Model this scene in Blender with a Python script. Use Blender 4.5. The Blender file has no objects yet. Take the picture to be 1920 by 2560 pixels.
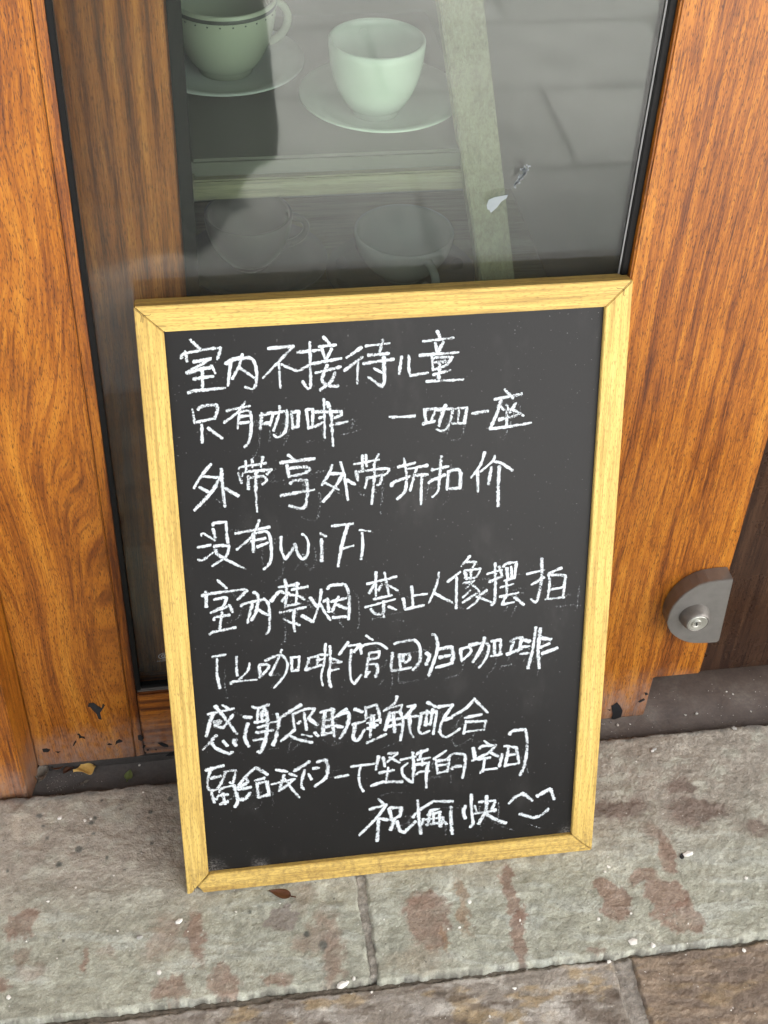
import bpy, bmesh, math, random
import numpy as np
from mathutils import Vector, Matrix, noise as mnoise

random.seed(7)
S = bpy.context.scene
COL = S.collection
R = math.radians

# ------------------------------------------------------------------ camera
F = 3475.8                                   # focal length in photo pixels (photo is 1920 x 2560)
PITCH, YAW, ROLL = .7495, .1798, .0490
CAM = np.array([-.1060, -.9282, 1.1843])
_f = np.array([math.sin(YAW)*math.cos(PITCH), math.cos(YAW)*math.cos(PITCH), -math.sin(PITCH)])
_r0 = np.array([math.cos(YAW), -math.sin(YAW), 0.]); _u0 = np.cross(_r0, _f)
_r = math.cos(ROLL)*_r0 + math.sin(ROLL)*_u0
_u = -math.sin(ROLL)*_r0 + math.cos(ROLL)*_u0
cd = bpy.data.cameras.new('camera'); cam = bpy.data.objects.new('camera', cd); COL.objects.link(cam)
M = Matrix.Identity(4)
for i in range(3):
    M[i][0], M[i][1], M[i][2], M[i][3] = _r[i], _u[i], -_f[i], CAM[i]
cam.matrix_world = M
cd.sensor_fit = 'VERTICAL'; cd.sensor_height = 36; cd.lens = F/2560*36
cd.clip_start = .02; cd.clip_end = 500
S.camera = cam

# ------------------------------------------------------------------ sky, sun, exposure
SUN_EL, SUN_AZ = 52, 110                     # the sun stands to the right, along the street
w = bpy.data.worlds.new('World'); S.world = w; w.use_nodes = True
nt = w.node_tree; nt.nodes.clear()
sky = nt.nodes.new('ShaderNodeTexSky'); sky.sky_type = 'NISHITA'; sky.sun_disc = False
sky.sun_elevation = R(SUN_EL); sky.sun_rotation = R(SUN_AZ)
sky.dust_density = 4; sky.air_density = 1; sky.ozone_density = 1
hs = nt.nodes.new('ShaderNodeHueSaturation'); hs.inputs['Saturation'].default_value = .22
bg = nt.nodes.new('ShaderNodeBackground'); bg.inputs['Strength'].default_value = .15
wo = nt.nodes.new('ShaderNodeOutputWorld')
nt.links.new(sky.outputs[0], hs.inputs['Color']); nt.links.new(hs.outputs[0], bg.inputs['Color'])
nt.links.new(bg.outputs[0], wo.inputs['Surface'])
sd = bpy.data.lights.new('sun', 'SUN'); sun = bpy.data.objects.new('sun', sd); COL.objects.link(sun)
sd.energy = 5.0; sd.angle = R(14); sd.color = (1, .95, .88)
_sd = Vector((math.sin(R(SUN_AZ))*math.cos(R(SUN_EL)), math.cos(R(SUN_AZ))*math.cos(R(SUN_EL)), math.sin(R(SUN_EL))))
sun.rotation_euler = _sd.to_track_quat('Z', 'Y').to_euler()
sun.location = (1, 2, 6)
S.view_settings.view_transform = 'Standard'; S.view_settings.look = 'None'
S.view_settings.exposure = 2.45; S.view_settings.gamma = 1
S.cycles.use_denoising = True
S.cycles.max_bounces = 10; S.cycles.transparent_max_bounces = 32
S.cycles.caustics_reflective = False; S.cycles.caustics_refractive = False

# ------------------------------------------------------------------ pixel -> place helpers
def ray(px, py): return _f + (px-960)/F*_r - (py-1280)/F*_u
def un(px, py, X=None, Y=None, Z=None):
    d = ray(px, py)
    for v, i in ((X, 0), (Y, 1), (Z, 2)):
        if v is not None:
            return CAM + d*((v-CAM[i])/d[i])

# ------------------------------------------------------------------ object helpers
def tag(o, label=None, cat=None, group=None, kind=None):
    if label: o['label'] = label
    if cat: o['category'] = cat
    if group: o['group'] = group
    if kind: o['kind'] = kind
    return o
def link(name, me, mat=None, parent=None, smooth=False):
    o = bpy.data.objects.new(name, me); COL.objects.link(o)
    if mat: me.materials.append(mat)
    if parent: o.parent = parent
    if smooth:
        for p in me.polygons: p.use_smooth = True
    return o
def empty(name, loc=(0, 0, 0)):
    # origins stay at world zero so parts may be written in world coordinates
    o = bpy.data.objects.new(name, None); COL.objects.link(o); o.empty_display_size = .05
    return o
def pydata(name, V, Fc, mat=None, parent=None, smooth=False):
    me = bpy.data.meshes.new(name); me.from_pydata([tuple(v) for v in V], [], Fc); me.update()
    return link(name, me, mat, parent, smooth)
def bm_obj(name, bm, mat=None, parent=None, smooth=False):
    me = bpy.data.meshes.new(name); bm.to_mesh(me); bm.free()
    return link(name, me, mat, parent, smooth)
def box_bm(x0, x1, y0, y1, z0, z1, bev=0.0015, seg=2):
    bm = bmesh.new()
    bmesh.ops.create_cube(bm, size=1)
    for v in bm.verts:
        v.co = ((x0+x1)/2+v.co.x*(x1-x0), (y0+y1)/2+v.co.y*(y1-y0), (z0+z1)/2+v.co.z*(z1-z0))
    if bev: bmesh.ops.bevel(bm, geom=bm.edges[:], offset=bev, segments=seg, affect='EDGES', clamp_overlap=True)
    return bm
def box(name, x0, x1, y0, y1, z0, z1, mat, parent=None, bev=.0015):
    return bm_obj(name, box_bm(x0, x1, y0, y1, z0, z1, bev), mat, parent)
def prism(name, pts, vec, mat, parent=None, bev=0, smooth=False):
    """closed polygon pts (3D, planar) pushed along vec"""
    bm = bmesh.new()
    a = [bm.verts.new(tuple(p)) for p in pts]; b = [bm.verts.new(tuple(np.array(p)+np.array(vec))) for p in pts]
    f1 = bm.faces.new(a); bm.faces.new(b[::-1])
    n = len(pts)
    for i in range(n): bm.faces.new((a[i], b[i], b[(i+1) % n], a[(i+1) % n]))
    bmesh.ops.recalc_face_normals(bm, faces=bm.faces[:])
    if bev: bmesh.ops.bevel(bm, geom=bm.edges[:], offset=bev, segments=2, affect='EDGES', clamp_overlap=True)
    return bm_obj(name, bm, mat, parent, smooth)
def lathe(name, prof, c, mat, parent=None, n=56, tilt=None, sub=0):
    V = []; Fc = []; m = len(prof)
    for i in range(n):
        a = 2*math.pi*i/n
        for (rr, z) in prof: V.append((rr*math.cos(a), rr*math.sin(a), z))
    for i in range(n):
        for j in range(m-1):
            a, b = i*m+j, ((i+1) % n)*m+j
            Fc.append((a, b, b+1, a+1))
    V = [Vector(v) for v in V]
    if tilt is not None: V = [tilt @ v for v in V]
    o = pydata(name, [v+Vector(c) for v in V], Fc, mat, parent, True)
    bm = bmesh.new(); bm.from_mesh(o.data); bmesh.ops.remove_doubles(bm, verts=bm.verts[:], dist=1e-6)
    bmesh.ops.recalc_face_normals(bm, faces=bm.faces[:]); bm.to_mesh(o.data); bm.free()
    for p in o.data.polygons: p.use_smooth = True
    return o

# ------------------------------------------------------------------ material helpers
class NT:
    def __init__(s, name):
        s.m = bpy.data.materials.new(name); s.m.use_nodes = True
        s.t = s.m.node_tree; s.t.nodes.clear()
        s.out = s.t.nodes.new('ShaderNodeOutputMaterial')
        s.b = s.t.nodes.new('ShaderNodeBsdfPrincipled'); s.t.links.new(s.b.outputs[0], s.out.inputs['Surface'])
    def n(s, t, **k):
        n = s.t.nodes.new('ShaderNode'+t)
        for a, v in k.items():
            if a.startswith('i_'):
                key = a[2:].replace('_', ' '); n.inputs[key].default_value = v
            else: setattr(n, a, v)
        return n
    def l(s, a, b): s.t.links.new(a, b)
    def put(s, sock, v):
        if isinstance(v, bpy.types.NodeSocket): s.l(v, sock)
        else: sock.default_value = v
    def math(s, op, a, b=0., c=None, clamp=False):
        n = s.n('Math', operation=op, use_clamp=clamp); s.put(n.inputs[0], a); s.put(n.inputs[1], b)
        if c is not None: s.put(n.inputs[2], c)
        return n.outputs[0]
    def coord(s, scale=(1, 1, 1), loc=(0, 0, 0), rot=(0, 0, 0)):
        if not hasattr(s, 'tc'): s.tc = s.n('TexCoord')
        mp = s.n('Mapping'); s.l(s.tc.outputs['Object'], mp.inputs[0])
        mp.inputs['Location'].default_value = loc; mp.inputs['Scale'].default_value = scale; mp.inputs['Rotation'].default_value = rot
        return mp.outputs[0]
    def noise(s, v, scale, detail=4, rough=.55, dist=0):
        n = s.n('TexNoise'); s.l(v, n.inputs['Vector']); n.inputs['Scale'].default_value = scale
        n.inputs['Detail'].default_value = detail; n.inputs['Roughness'].default_value = rough; n.inputs['Distortion'].default_value = dist
        return n.outputs['Fac']
    def ramp(s, v, stops, interp='LINEAR'):
        n = s.n('ValToRGB'); s.put(n.inputs[0], v); e = n.color_ramp; e.interpolation = interp
        while len(e.elements) < len(stops): e.elements.new(.5)
        for el, (p, c) in zip(e.elements, stops):
            el.position = p; el.color = (*c, 1) if len(c) == 3 else c
        return n.outputs[0]
    def mix(s, f, a, b, mode='MIX'):
        n = s.n('Mix', data_type='RGBA', blend_type=mode)
        s.put(n.inputs[0], f)
        for sock, v in ((n.inputs[6], a), (n.inputs[7], b)):
            if isinstance(v, tuple) and len(v) == 3: v = (*v, 1)
            s.put(sock, v)
        return n.outputs[2]
    def bump(s, h, strength=.3, dist=.001):
        n = s.n('Bump'); n.inputs['Strength'].default_value = strength; n.inputs['Distance'].default_value = dist
        s.l(h, n.inputs['Height']); s.l(n.outputs[0], s.b.inputs['Normal'])
    def set(s, **k):
        for a, v in k.items():
            key = a.replace('_', ' ')
            if isinstance(v, tuple) and len(v) == 3: v = (*v, 1)
            s.put(s.b.inputs[key], v)
        return s.m
def smooth01(s, v, a, b):
    n = s.n('MapRange', interpolation_type='SMOOTHSTEP'); s.put(n.inputs[0], v)
    n.inputs[1].default_value = a; n.inputs[2].default_value = b
    return n.outputs[0]

def plain(name, col, rough=.6, metal=0, var=.15, scale=40, spec=.5, bump=.1):
    s = NT(name); v = s.coord()
    k = s.noise(v, scale, 5, .6)
    c = s.mix(k, tuple(x*(1-var) for x in col), tuple(min(1, x*(1+var)) for x in col))
    s.bump(s.noise(v, scale*8, 3), bump, .0005)
    return s.set(Base_Color=c, Roughness=rough, Metallic=metal, Specular_IOR_Level=spec)

ORANGE = ((.050, .0125, .003), (.175, .048, .0055), (.335, .108, .0095), (.485, .192, .020))
def wood(name, axis='Z', seed=0., cols=ORANGE, freq=42., k=2.6, rough=.36, bands=.20, shift=0., dusty=False, pore=.75, stretch=.035, coat=.12, fine_amp=.20, mid_amp=1., scuff=False, warp=.012, lines=.45):
    s = NT(name)
    st = stretch
    sc = {'Z': (1, 1, st), 'X': (st, 1, 1), 'Y': (1, st, 1)}[axis]
    lo = (seed*1.37, seed*.71, seed*2.13)
    base = s.coord()
    wl = s.noise(s.coord({'Z': (1, 1, .28), 'X': (.28, 1, 1), 'Y': (1, .28, 1)}[axis], lo), 8, 1.5, .4)
    off = s.math('MULTIPLY', s.math('SUBTRACT', wl, .5), warp)
    cmb = s.n('CombineXYZ'); s.l(off, cmb.inputs[{'Z': 0, 'X': 2, 'Y': 0}[axis]])
    if axis == 'X': s.l(off, cmb.inputs[1])
    wv = s.n('VectorMath', operation='ADD'); s.l(base, wv.inputs[0]); s.l(cmb.outputs[0], wv.inputs[1])
    mp = s.n('Mapping'); s.l(wv.outputs[0], mp.inputs[0]); mp.inputs['Location'].default_value = lo; mp.inputs['Scale'].default_value = sc
    v = mp.outputs[0]
    v0 = s.coord({'Z': (1, 1, .18), 'X': (.18, 1, 1), 'Y': (1, .18, 1)}[axis], lo)
    low = s.noise(v0, 9, 2, .5)
    sep = s.n('SeparateXYZ'); s.l(v0, sep.inputs[0])
    cr = sep.outputs[{'Z': 'X', 'X': 'Z', 'Y': 'X'}[axis]]
    ph = s.math('ADD', s.math('MULTIPLY', cr, freq), s.math('MULTIPLY', low, k))
    ring = s.math('SINE', s.math('MULTIPLY', ph, 6.283))
    ring = s.math('MULTIPLY', ring, s.noise(v0, 14, 1))
    streak = s.noise(v, 95, 6, .62)
    wide = s.noise(v, 26, 3, .5)
    fine = s.noise(v, 800, 4, .65)
    t = s.math('ADD', s.math('MULTIPLY', ring, bands), .5+shift)
    mid = s.noise(v, 300, 4, .6, .3)
    t = s.math('ADD', t, s.math('MULTIPLY', s.math('SUBTRACT', streak, .5), .62))
    t = s.math('ADD', t, s.math('MULTIPLY', s.math('SUBTRACT', mid, .5), .80*mid_amp))
    t = s.math('ADD', t, s.math('MULTIPLY', s.math('SUBTRACT', wide, .5), .55))
    t = s.math('ADD', t, s.math('MULTIPLY', s.math('SUBTRACT', fine, .5), fine_amp*3.6))
    c = s.ramp(t, [(.12, cols[0]), (.36, cols[1]), (.56, cols[2]), (.82, cols[3])])
    vp = s.coord({'Z': (1, 1, .13), 'X': (.13, 1, 1), 'Y': (1, .13, 1)}[axis], lo, (0, 0, 0))
    pores = smooth01(s, s.noise(vp, 1500, 2, .5), .54, .66)
    ln = smooth01(s, s.noise(v, 620, 3, .6), .55, .66)
    c = s.mix(s.math('MULTIPLY', ln, lines), c, cols[0])
    c = s.mix(s.math('MULTIPLY', pores, pore), c, tuple(x*.75 for x in cols[0]))
    rg = s.math('ADD', s.math('MULTIPLY', s.noise(s.coord(), 18, 4), .3), rough-.12)
    if dusty:                                        # dried splash dirt on the lowest centimetres
        sp = s.n('SeparateXYZ'); s.l(s.coord(), sp.inputs[0])
        h = s.math('ADD', sp.outputs['Z'], s.math('MULTIPLY', s.noise(s.coord(), 60, 4), -.06))
        d = smooth01(s, h, .035, -.035)
        d = s.math('MULTIPLY', d, s.math('ADD', s.math('MULTIPLY', s.noise(s.coord((1, 1, .5)), 160, 5, .7), 1.5), -.35), clamp=True)
        c = s.mix(d, c, (.30, .235, .20)); rg = s.math('ADD', rg, s.math('MULTIPLY', d, .4))
    if scuff:                                        # handled, dirty foot of the frame
        sp = s.n('SeparateXYZ'); s.l(s.coord(), sp.inputs[0])
        h = s.math('ADD', sp.outputs['Y'], s.math('MULTIPLY', s.noise(s.coord(), 45, 4), -.10))
        d = s.math('MULTIPLY', smooth01(s, h, .0, -.055), smooth01(s, s.noise(s.coord(), 190, 6, .75), .40, .68))
        d = s.math('ADD', s.math('MULTIPLY', d, .75), s.math('MULTIPLY', smooth01(s, s.noise(s.coord(), 120, 5, .8), .66, .80), .30), clamp=True)
        c = s.mix(d, c, (.16, .095, .04))
    hgt = s.math('SUBTRACT', s.math('MULTIPLY', fine, .6), pores)
    s.bump(hgt, .22, .0006)
    s.set(Base_Color=c, Roughness=rg, Coat_Weight=coat, Coat_Roughness=.3, Specular_IOR_Level=.35)
    return s.m

m_stileL = wood('wood_left_stile', 'Z', 3.1, freq=20, k=3.0, bands=.16, dusty=True, shift=.04, mid_amp=.75, stretch=.04, warp=.16, lines=.4)
m_bead = wood('wood_bead', 'Z', 9.4, shift=-.07, dusty=True)
m_stileR = wood('wood_right_stile', 'Z', 5.7, freq=60, k=2.2, bands=.10, dusty=True, shift=.03, mid_amp=.8, fine_amp=.26, warp=.03, lines=.55)
m_rail = wood('wood_rail', 'X', 2.2, freq=90, k=2, bands=.25, dusty=True, shift=-.06, rough=.5)
m_jamb = wood('wood_jamb', 'Z', 12.3, freq=40, k=2, bands=.15, dusty=True, shift=.03)
m_post = wood('wood_cabinet_post', 'Z', 15.2, freq=60, k=.8, bands=.3, shift=-.02, pore=.5,
              cols=((.06, .014, .0035), (.19, .05, .010), (.34, .10, .019), (.48, .17, .036)))
BROWN = ((.012, .006, .004), (.028, .013, .008), (.05, .024, .013), (.075, .038, .02))
m_dark = wood('wood_dark_panel', 'Z', 21.4, cols=BROWN, rough=.25, bands=.1)
OLIVE = ((.10, .095, .055), (.16, .15, .09), (.21, .20, .12), (.26, .24, .15))
m_olive = wood('wood_painted_olive', 'Z', 30.3, cols=OLIVE, rough=.6, pore=.2, coat=0, bands=.05)
m_olx = wood('wood_painted_olive_shelf', 'X', 33.3, cols=OLIVE, rough=.6, pore=.25, coat=0, bands=.05)
PALE = ((.28, .17, .048), (.46, .30, .075), (.60, .415, .112), (.67, .475, .145))
m_fz = wood('frame_foil_upright', 'Z', 41.0, cols=PALE, rough=.5, bands=.10, pore=.55, stretch=.03, coat=.0, freq=120, k=3, fine_amp=.22, mid_amp=1.2, scuff=True)
m_fx = wood('frame_foil_level', 'X', 47.0, cols=PALE, rough=.5, bands=.10, pore=.55, stretch=.03, coat=.0, freq=120, k=3, fine_amp=.22, mid_amp=1.2, scuff=True)
m_black = plain('black_rubber', (.0035, .0035, .0035), .5, var=.5, scale=150, spec=.2)
m_blackpaint = plain('bared_black_patch', (.012, .012, .013), .6, var=.5, scale=300)
m_ledge = plain('grey_ledge_paint', (.10, .09, .08), .6, var=.4, scale=120)
m_seal = plain('sealant_grey', (.30, .30, .29), .4, scale=100)
m_crack = plain('dark_joint', (.06, .035, .012), .8)
m_stk = plain('torn_sticker_paper', (.22, .245, .25), .8, var=.12, scale=300)
m_mark = plain('etched_mark', (.45, .45, .43), .8)
m_steel = plain('brushed_lock_metal', (.235, .225, .21), .42, metal=.7, var=.2, scale=90)
m_steel2 = plain('worn_lock_collar', (.20, .185, .165), .5, metal=.7, var=.35, scale=200)
m_brass = plain('key_cylinder_face', (.52, .52, .47), .32, metal=.8, var=.12, scale=200)
m_hole = plain('keyhole_dark', (.004, .004, .004), .7)
m_celadon = plain('celadon_glaze', (.47, .54, .475), .22, var=.06, scale=20, bump=.02)
m_white = plain('white_glaze', (.50, .53, .51), .2, var=.06, scale=20, bump=.02)
m_ivory = plain('ivory_glaze', (.44, .46, .37), .25, var=.08, scale=20, bump=.02)
m_glaze_shade = plain('shade_darkened_glaze', (.09, .094, .082), .3, var=.08, scale=20, bump=.02)  # darkened glaze stands in for the shade on the lower shelf
m_pale_shade = plain('shade_greyed_pale_glaze', (.36, .39, .38), .25, var=.06, scale=20, bump=.02)  # pale bowl's glaze, toned down for the same shelf shade
m_pattern = plain('dark_glaze_pattern', (.05, .055, .05), .35)
m_plaster = plain('plaster', (.34, .32, .29), .9, scale=8)
m_soffit = plain('dark_soffit_boards', (.06, .04, .03), .8, scale=8)
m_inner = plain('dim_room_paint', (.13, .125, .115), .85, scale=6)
m_leafb = plain('dry_brown_leaf', (.085, .032, .014), .45, var=.5, scale=400)
m_leaft = plain('tan_dry_leaf', (.25, .115, .06), .7, var=.3, scale=400)
m_leafg = plain('grey_withered_leaf', (.20, .175, .14), .8, var=.4, scale=300)
m_yellow = plain('yellow_petal', (.74, .47, .13), .55, var=.18, scale=300)
m_green = plain('green_sprout', (.16, .21, .07), .55, var=.3, scale=300)
m_chip = plain('white_chip', (.74, .72, .66), .8, var=.12, scale=400)
m_pebble = plain('grey_pebble', (.34, .33, .30), .85, var=.2, scale=300)

# ------------------------------------------------------------------ numpy noise for the stones
def vnoise(x, y, seed=0):
    xi = np.floor(x).astype(np.int64); yi = np.floor(y).astype(np.int64); fx = x-xi; fy = y-yi
    fx = fx*fx*(3-2*fx); fy = fy*fy*(3-2*fy)
    def h(a, b):
        n = (a*374761393 + b*668265263 + seed*974634777) & 0x7fffffff
        n = ((n ^ (n >> 13))*1274126177) & 0x7fffffff
        n = (n ^ (n >> 16)) & 0xffff
        return n/65535.
    return (h(xi, yi)*(1-fx)+h(xi+1, yi)*fx)*(1-fy)+(h(xi, yi+1)*(1-fx)+h(xi+1, yi+1)*fx)*fy
def fbm(x, y, seed=0, o=5, g=.5):
    a, t, s = 1., 0., 0.
    for i in range(o):
        s = s+a*vnoise(x, y, seed+i*17); t += a; a *= g; x = x*2.03+13.1; y = y*2.03+7.7
    return s/t
def sstep(v, a, b):
    t = np.clip((v-a)/(b-a), 0, 1); return t*t*(3-2*t)

# ------------------------------------------------------------------ paving
def attr_stone(name, rough=.8, grain=.8):
    s = NT(name); v = s.coord()
    a = s.n('Attribute', attribute_name='tint')
    f = s.noise(v, 480, 4, .7); g = s.noise(v, 900, 2, .6)
    k = s.math('ADD', s.math('MULTIPLY', f, grain), s.math('MULTIPLY', g, grain*.7))
    k = s.math('ADD', k, 1-grain*.85)
    n = s.n('VectorMath', operation='SCALE'); s.l(a.outputs['Color'], n.inputs[0]); s.l(k, n.inputs['Scale'])
    c = n.outputs[0]
    spk = smooth01(s, s.noise(v, 330, 1, .3), .765, .80)        # tiny pale grit ground into the face
    c = s.mix(s.math('MULTIPLY', spk, .75), c, (.62, .60, .55))
    dk = smooth01(s, s.noise(s.coord((1, 1, 1), (3, 5, 7)), 260, 2, .4), .70, .77)
    c = s.mix(s.math('MULTIPLY', dk, .6), c, (.05, .05, .042))
    s.bump(s.noise(v, 420, 3, .65), .8, .0014)
    return s.set(Base_Color=c, Roughness=rough, Specular_IOR_Level=.35)
m_slate = attr_stone('slate'); m_slate2 = attr_stone('brown_slate', .72)
m_mortar = attr_stone('mortar', .95, .9)

RUST = []           # x, y, rx, ry, angle, strength, sharpness, hue   (metres on the paving)
def stain(cx, cy, rx, ry, ox, oy, sc, st=1., sharp=.25, hue=0, ang=0):
    px, py = ox+cx*sc, oy+cy*sc
    p = un(px, py, Z=0); q = un(px+rx*sc, py, Z=0); t = un(px, py+ry*sc, Z=0)
    RUST.append((p[0], p[1], abs(q[0]-p[0]), abs(t[1]-p[1]), ang, st, sharp, hue))
for a in ((90, 800, 75, 60, .8, .15), (95, 930, 35, 50, .5, .2), (365, 945, 20, 62, .8, .3), (705, 850, 80, 95, .6, .5), (850, 850, 42, 115, 1., .4),
          (730, 1080, 90, 62, .7, .15), (970, 1040, 68, 72, .75, .12), (1190, 1035, 68, 56, .7, .1), (1430, 900, 55, 165, .7, .35), (1340, 870, 50, 60, .5, .4),
          (60, 270, 70, 30, .55, .3), (10, 1060, 40, 50, .8, .3), (130, 1000, 45, 40, .4, .4), (470, 900, 40, 25, .35, .4), (1300, 700, 60, 60, .35, .5)):
    stain(a[0], a[1], a[2], a[3], 0, 1850, .5787, a[4], a[5])
for a in ((290, 740, 95, 125, .8, .15, 0), (365, 800, 18, 62, 1.15, .3, 1), (425, 670, 22, 120, .7, .25, 1), (610, 640, 38, 110, .95, .15, 0), (650, 800, 40, 115, .95, .15, 0),
          (1030, 650, 62, 88, .95, .1, 0), (1250, 640, 85, 80, 1., .12, 0), (1320, 740, 70, 70, .75, .15, 0), (1150, 560, 75, 32, .9, .2, 0), (1240, 460, 36, 75, .85, .2, 0), (1180, 370, 45, 40, .6, .4, 0),
          (1050, 285, 105, 42, 1.1, .6, 2), (1380, 290, 130, 45, 1.05, .6, 2), (1600, 350, 70, 38, .9, .6, 2), (1310, 205, 45, 28, .9, .6, 2), (980, 860, 30, 18, .7, .3, 0), (240, 890, 130, 45, .35, .5, 1), (250, 650, 60, 35, .5, .2, 0)):
    stain(a[0], a[1], a[2], a[3], 900, 1850, .6148, a[4], a[5], a[6])
SPOTS = []
for (x, y, q) in ((403, 403, 9), (272, 865, 10), (30, 565, 10), (255, 535, 15), (187, 370, 7), (203, 423, 8), (410, 335, 11), (395, 357, 13), (650, 310, 9), (463, 507, 8), (725, 398, 7), (170, 328, 16), (437, 262, 8),
                  (655, 445, 9), (735, 255, 15), (640, 335, 9), (1080, 745, 10), (610, 405, 5), (340, 470, 18), (1325, 840, 15), (95, 345, 6), (540, 560, 6), (1395, 885, 24), (420, 740, 5), (300, 250, 5), (520, 300, 5)):
    p = un(q*0+x*.5787, 1850+y*.5787, Z=0); r_ = un(x*.5787+q*.5787, 1850+y*.5787, Z=0)[0]-p[0]; SPOTS.append((p[0], p[1], r_))
GREY = un(1220*.5787, 1850+775*.5787, Z=0); CREAM = un(90*.5787, 1850+380*.5787, Z=0)

def stone_tint(X, Y, kind, seed):
    n1 = fbm(X*14, Y*14, seed, 5); n2 = fbm(X*55, Y*55, seed+5, 5, .6); n3 = fbm(X*170, Y*170, seed+9, 4, .65)
    lay = fbm(X*24+Y*8, Y*95+X*12, seed+31, 5, .6)
    if kind == 'upper':
        green = np.array([.235, .228, .175]); grey = np.array([.245, .215, .172]); pale = np.array([.33, .32, .255])
        far = sstep(Y+.035*(n1-.5)*2, -.13, -.23)[..., None]     # trodden dust greys the strip along the sill
        c = grey*(1-far)+green*far
        k = sstep(n2, .5, .72)[..., None]*.55; c = c*(1-k)+pale*k
        k = sstep(lay, .52, .70)[..., None]*.35*far; c = c*(1-k)+np.array([.33, .335, .295])*k
        c = c*(.62+.78*n3[..., None])*(.86+.3*n1[..., None])
        wx = X+.012*(fbm(X*40, Y*40, seed+50, 4)-.5)*2; wy = Y+.012*(fbm(X*40, Y*40, seed+60, 4)-.5)*2
        wx += .0075*(n3-.5)*2; wy += .0075*(fbm(X*170+9, Y*170+4, seed+19, 4, .65)-.5)*2
        rust = np.array([.175, .105, .074]); rustb = np.array([.21, .135, .082]); rustd = np.array([.115, .075, .058])
        pc = fbm(X*90, Y*90, seed+70, 4, .6)
        for (sx, sy, rx, ry, an, st, sh, hue) in RUST:
            d = np.sqrt(((wx-sx)/rx)**2+((wy-sy)/ry)**2)
            m = (1-sstep(d, 1-sh, 1+sh))*st*(.45+.8*pc)
            m = np.clip(m, 0, .74)[..., None]
            q = (rust, rustb, rustd)[hue]*(.75+.5*n3[..., None])
            c = c*(1-m)+q*m
            rim = (np.exp(-((d-1.02)/.06)**2)*.22*st*(sh < .2))[..., None]   # chalky rim round the flaked patches
            c = c*(1-rim)+np.array([.36, .34, .28])*rim
        dg = np.sqrt(((wx-GREY[0])/.0115)**2+((wy-GREY[1])/.0105)**2); m = ((1-sstep(dg, .9, 1.05))*.75)[..., None]
        c = c*(1-m)+np.array([.165, .135, .115])*m
        dg = np.sqrt(((wx-CREAM[0])/.017)**2+((wy-CREAM[1])/.014)**2); m = ((1-sstep(dg, .5, 1.15))*.7*pc)[..., None]
        c = c*(1-m)+np.array([.46, .40, .31])*m
        for (sx, sy, rr) in SPOTS:
            d = np.hypot(X-sx, (Y-sy)/1.1)+.0012*(n3-.5)*2
            m = ((1-sstep(d, rr*.55, rr*1.15))*.8)[..., None]; c = c*(1-m)+np.array([.055, .058, .05])*m
        # grime along the sill
        g = (sstep(Y+.010*(n2-.5)*2, -.066, -.054)*.75)[..., None]; c = c*(1-g)+np.array([.075, .07, .062])*g
    else:
        base = np.array([.165, .14, .112]) if kind == 'lower' else np.array([.115, .085, .062])
        ochre = np.array([.24, .165, .075]); grey = np.array([.225, .20, .17]); dark = np.array([.075, .055, .04])
        c = np.broadcast_to(base, X.shape+(3,)).copy()
        k = sstep(lay, .50, .66)[..., None]*.8; c = c*(1-k)+(grey if kind == 'lower' else np.array([.17, .125, .085]))*k
        k = (sstep(fbm(X*30+5, Y*70, seed+3, 5, .6), .54, .70)*(.55 if kind == 'lower' else .3))[..., None]; c = c*(1-k)+ochre*k
        k = sstep(fbm(X*35, Y*90+9, seed+4, 5, .6), .55, .72)[..., None]*.75; c = c*(1-k)+dark*k
        if kind == 'lower':
            k = sstep(fbm(X*28+3, Y*40+9, seed+8, 5, .6), .60, .70)[..., None]*.6; c = c*(1-k)+np.array([.33, .30, .255])*k
        c = c*(.72+.55*n3[..., None])
    return np.clip(c*np.array([.965, 1., 1.03])*(1.40 if kind == 'upper' else 1.6), 0, 1)

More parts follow.
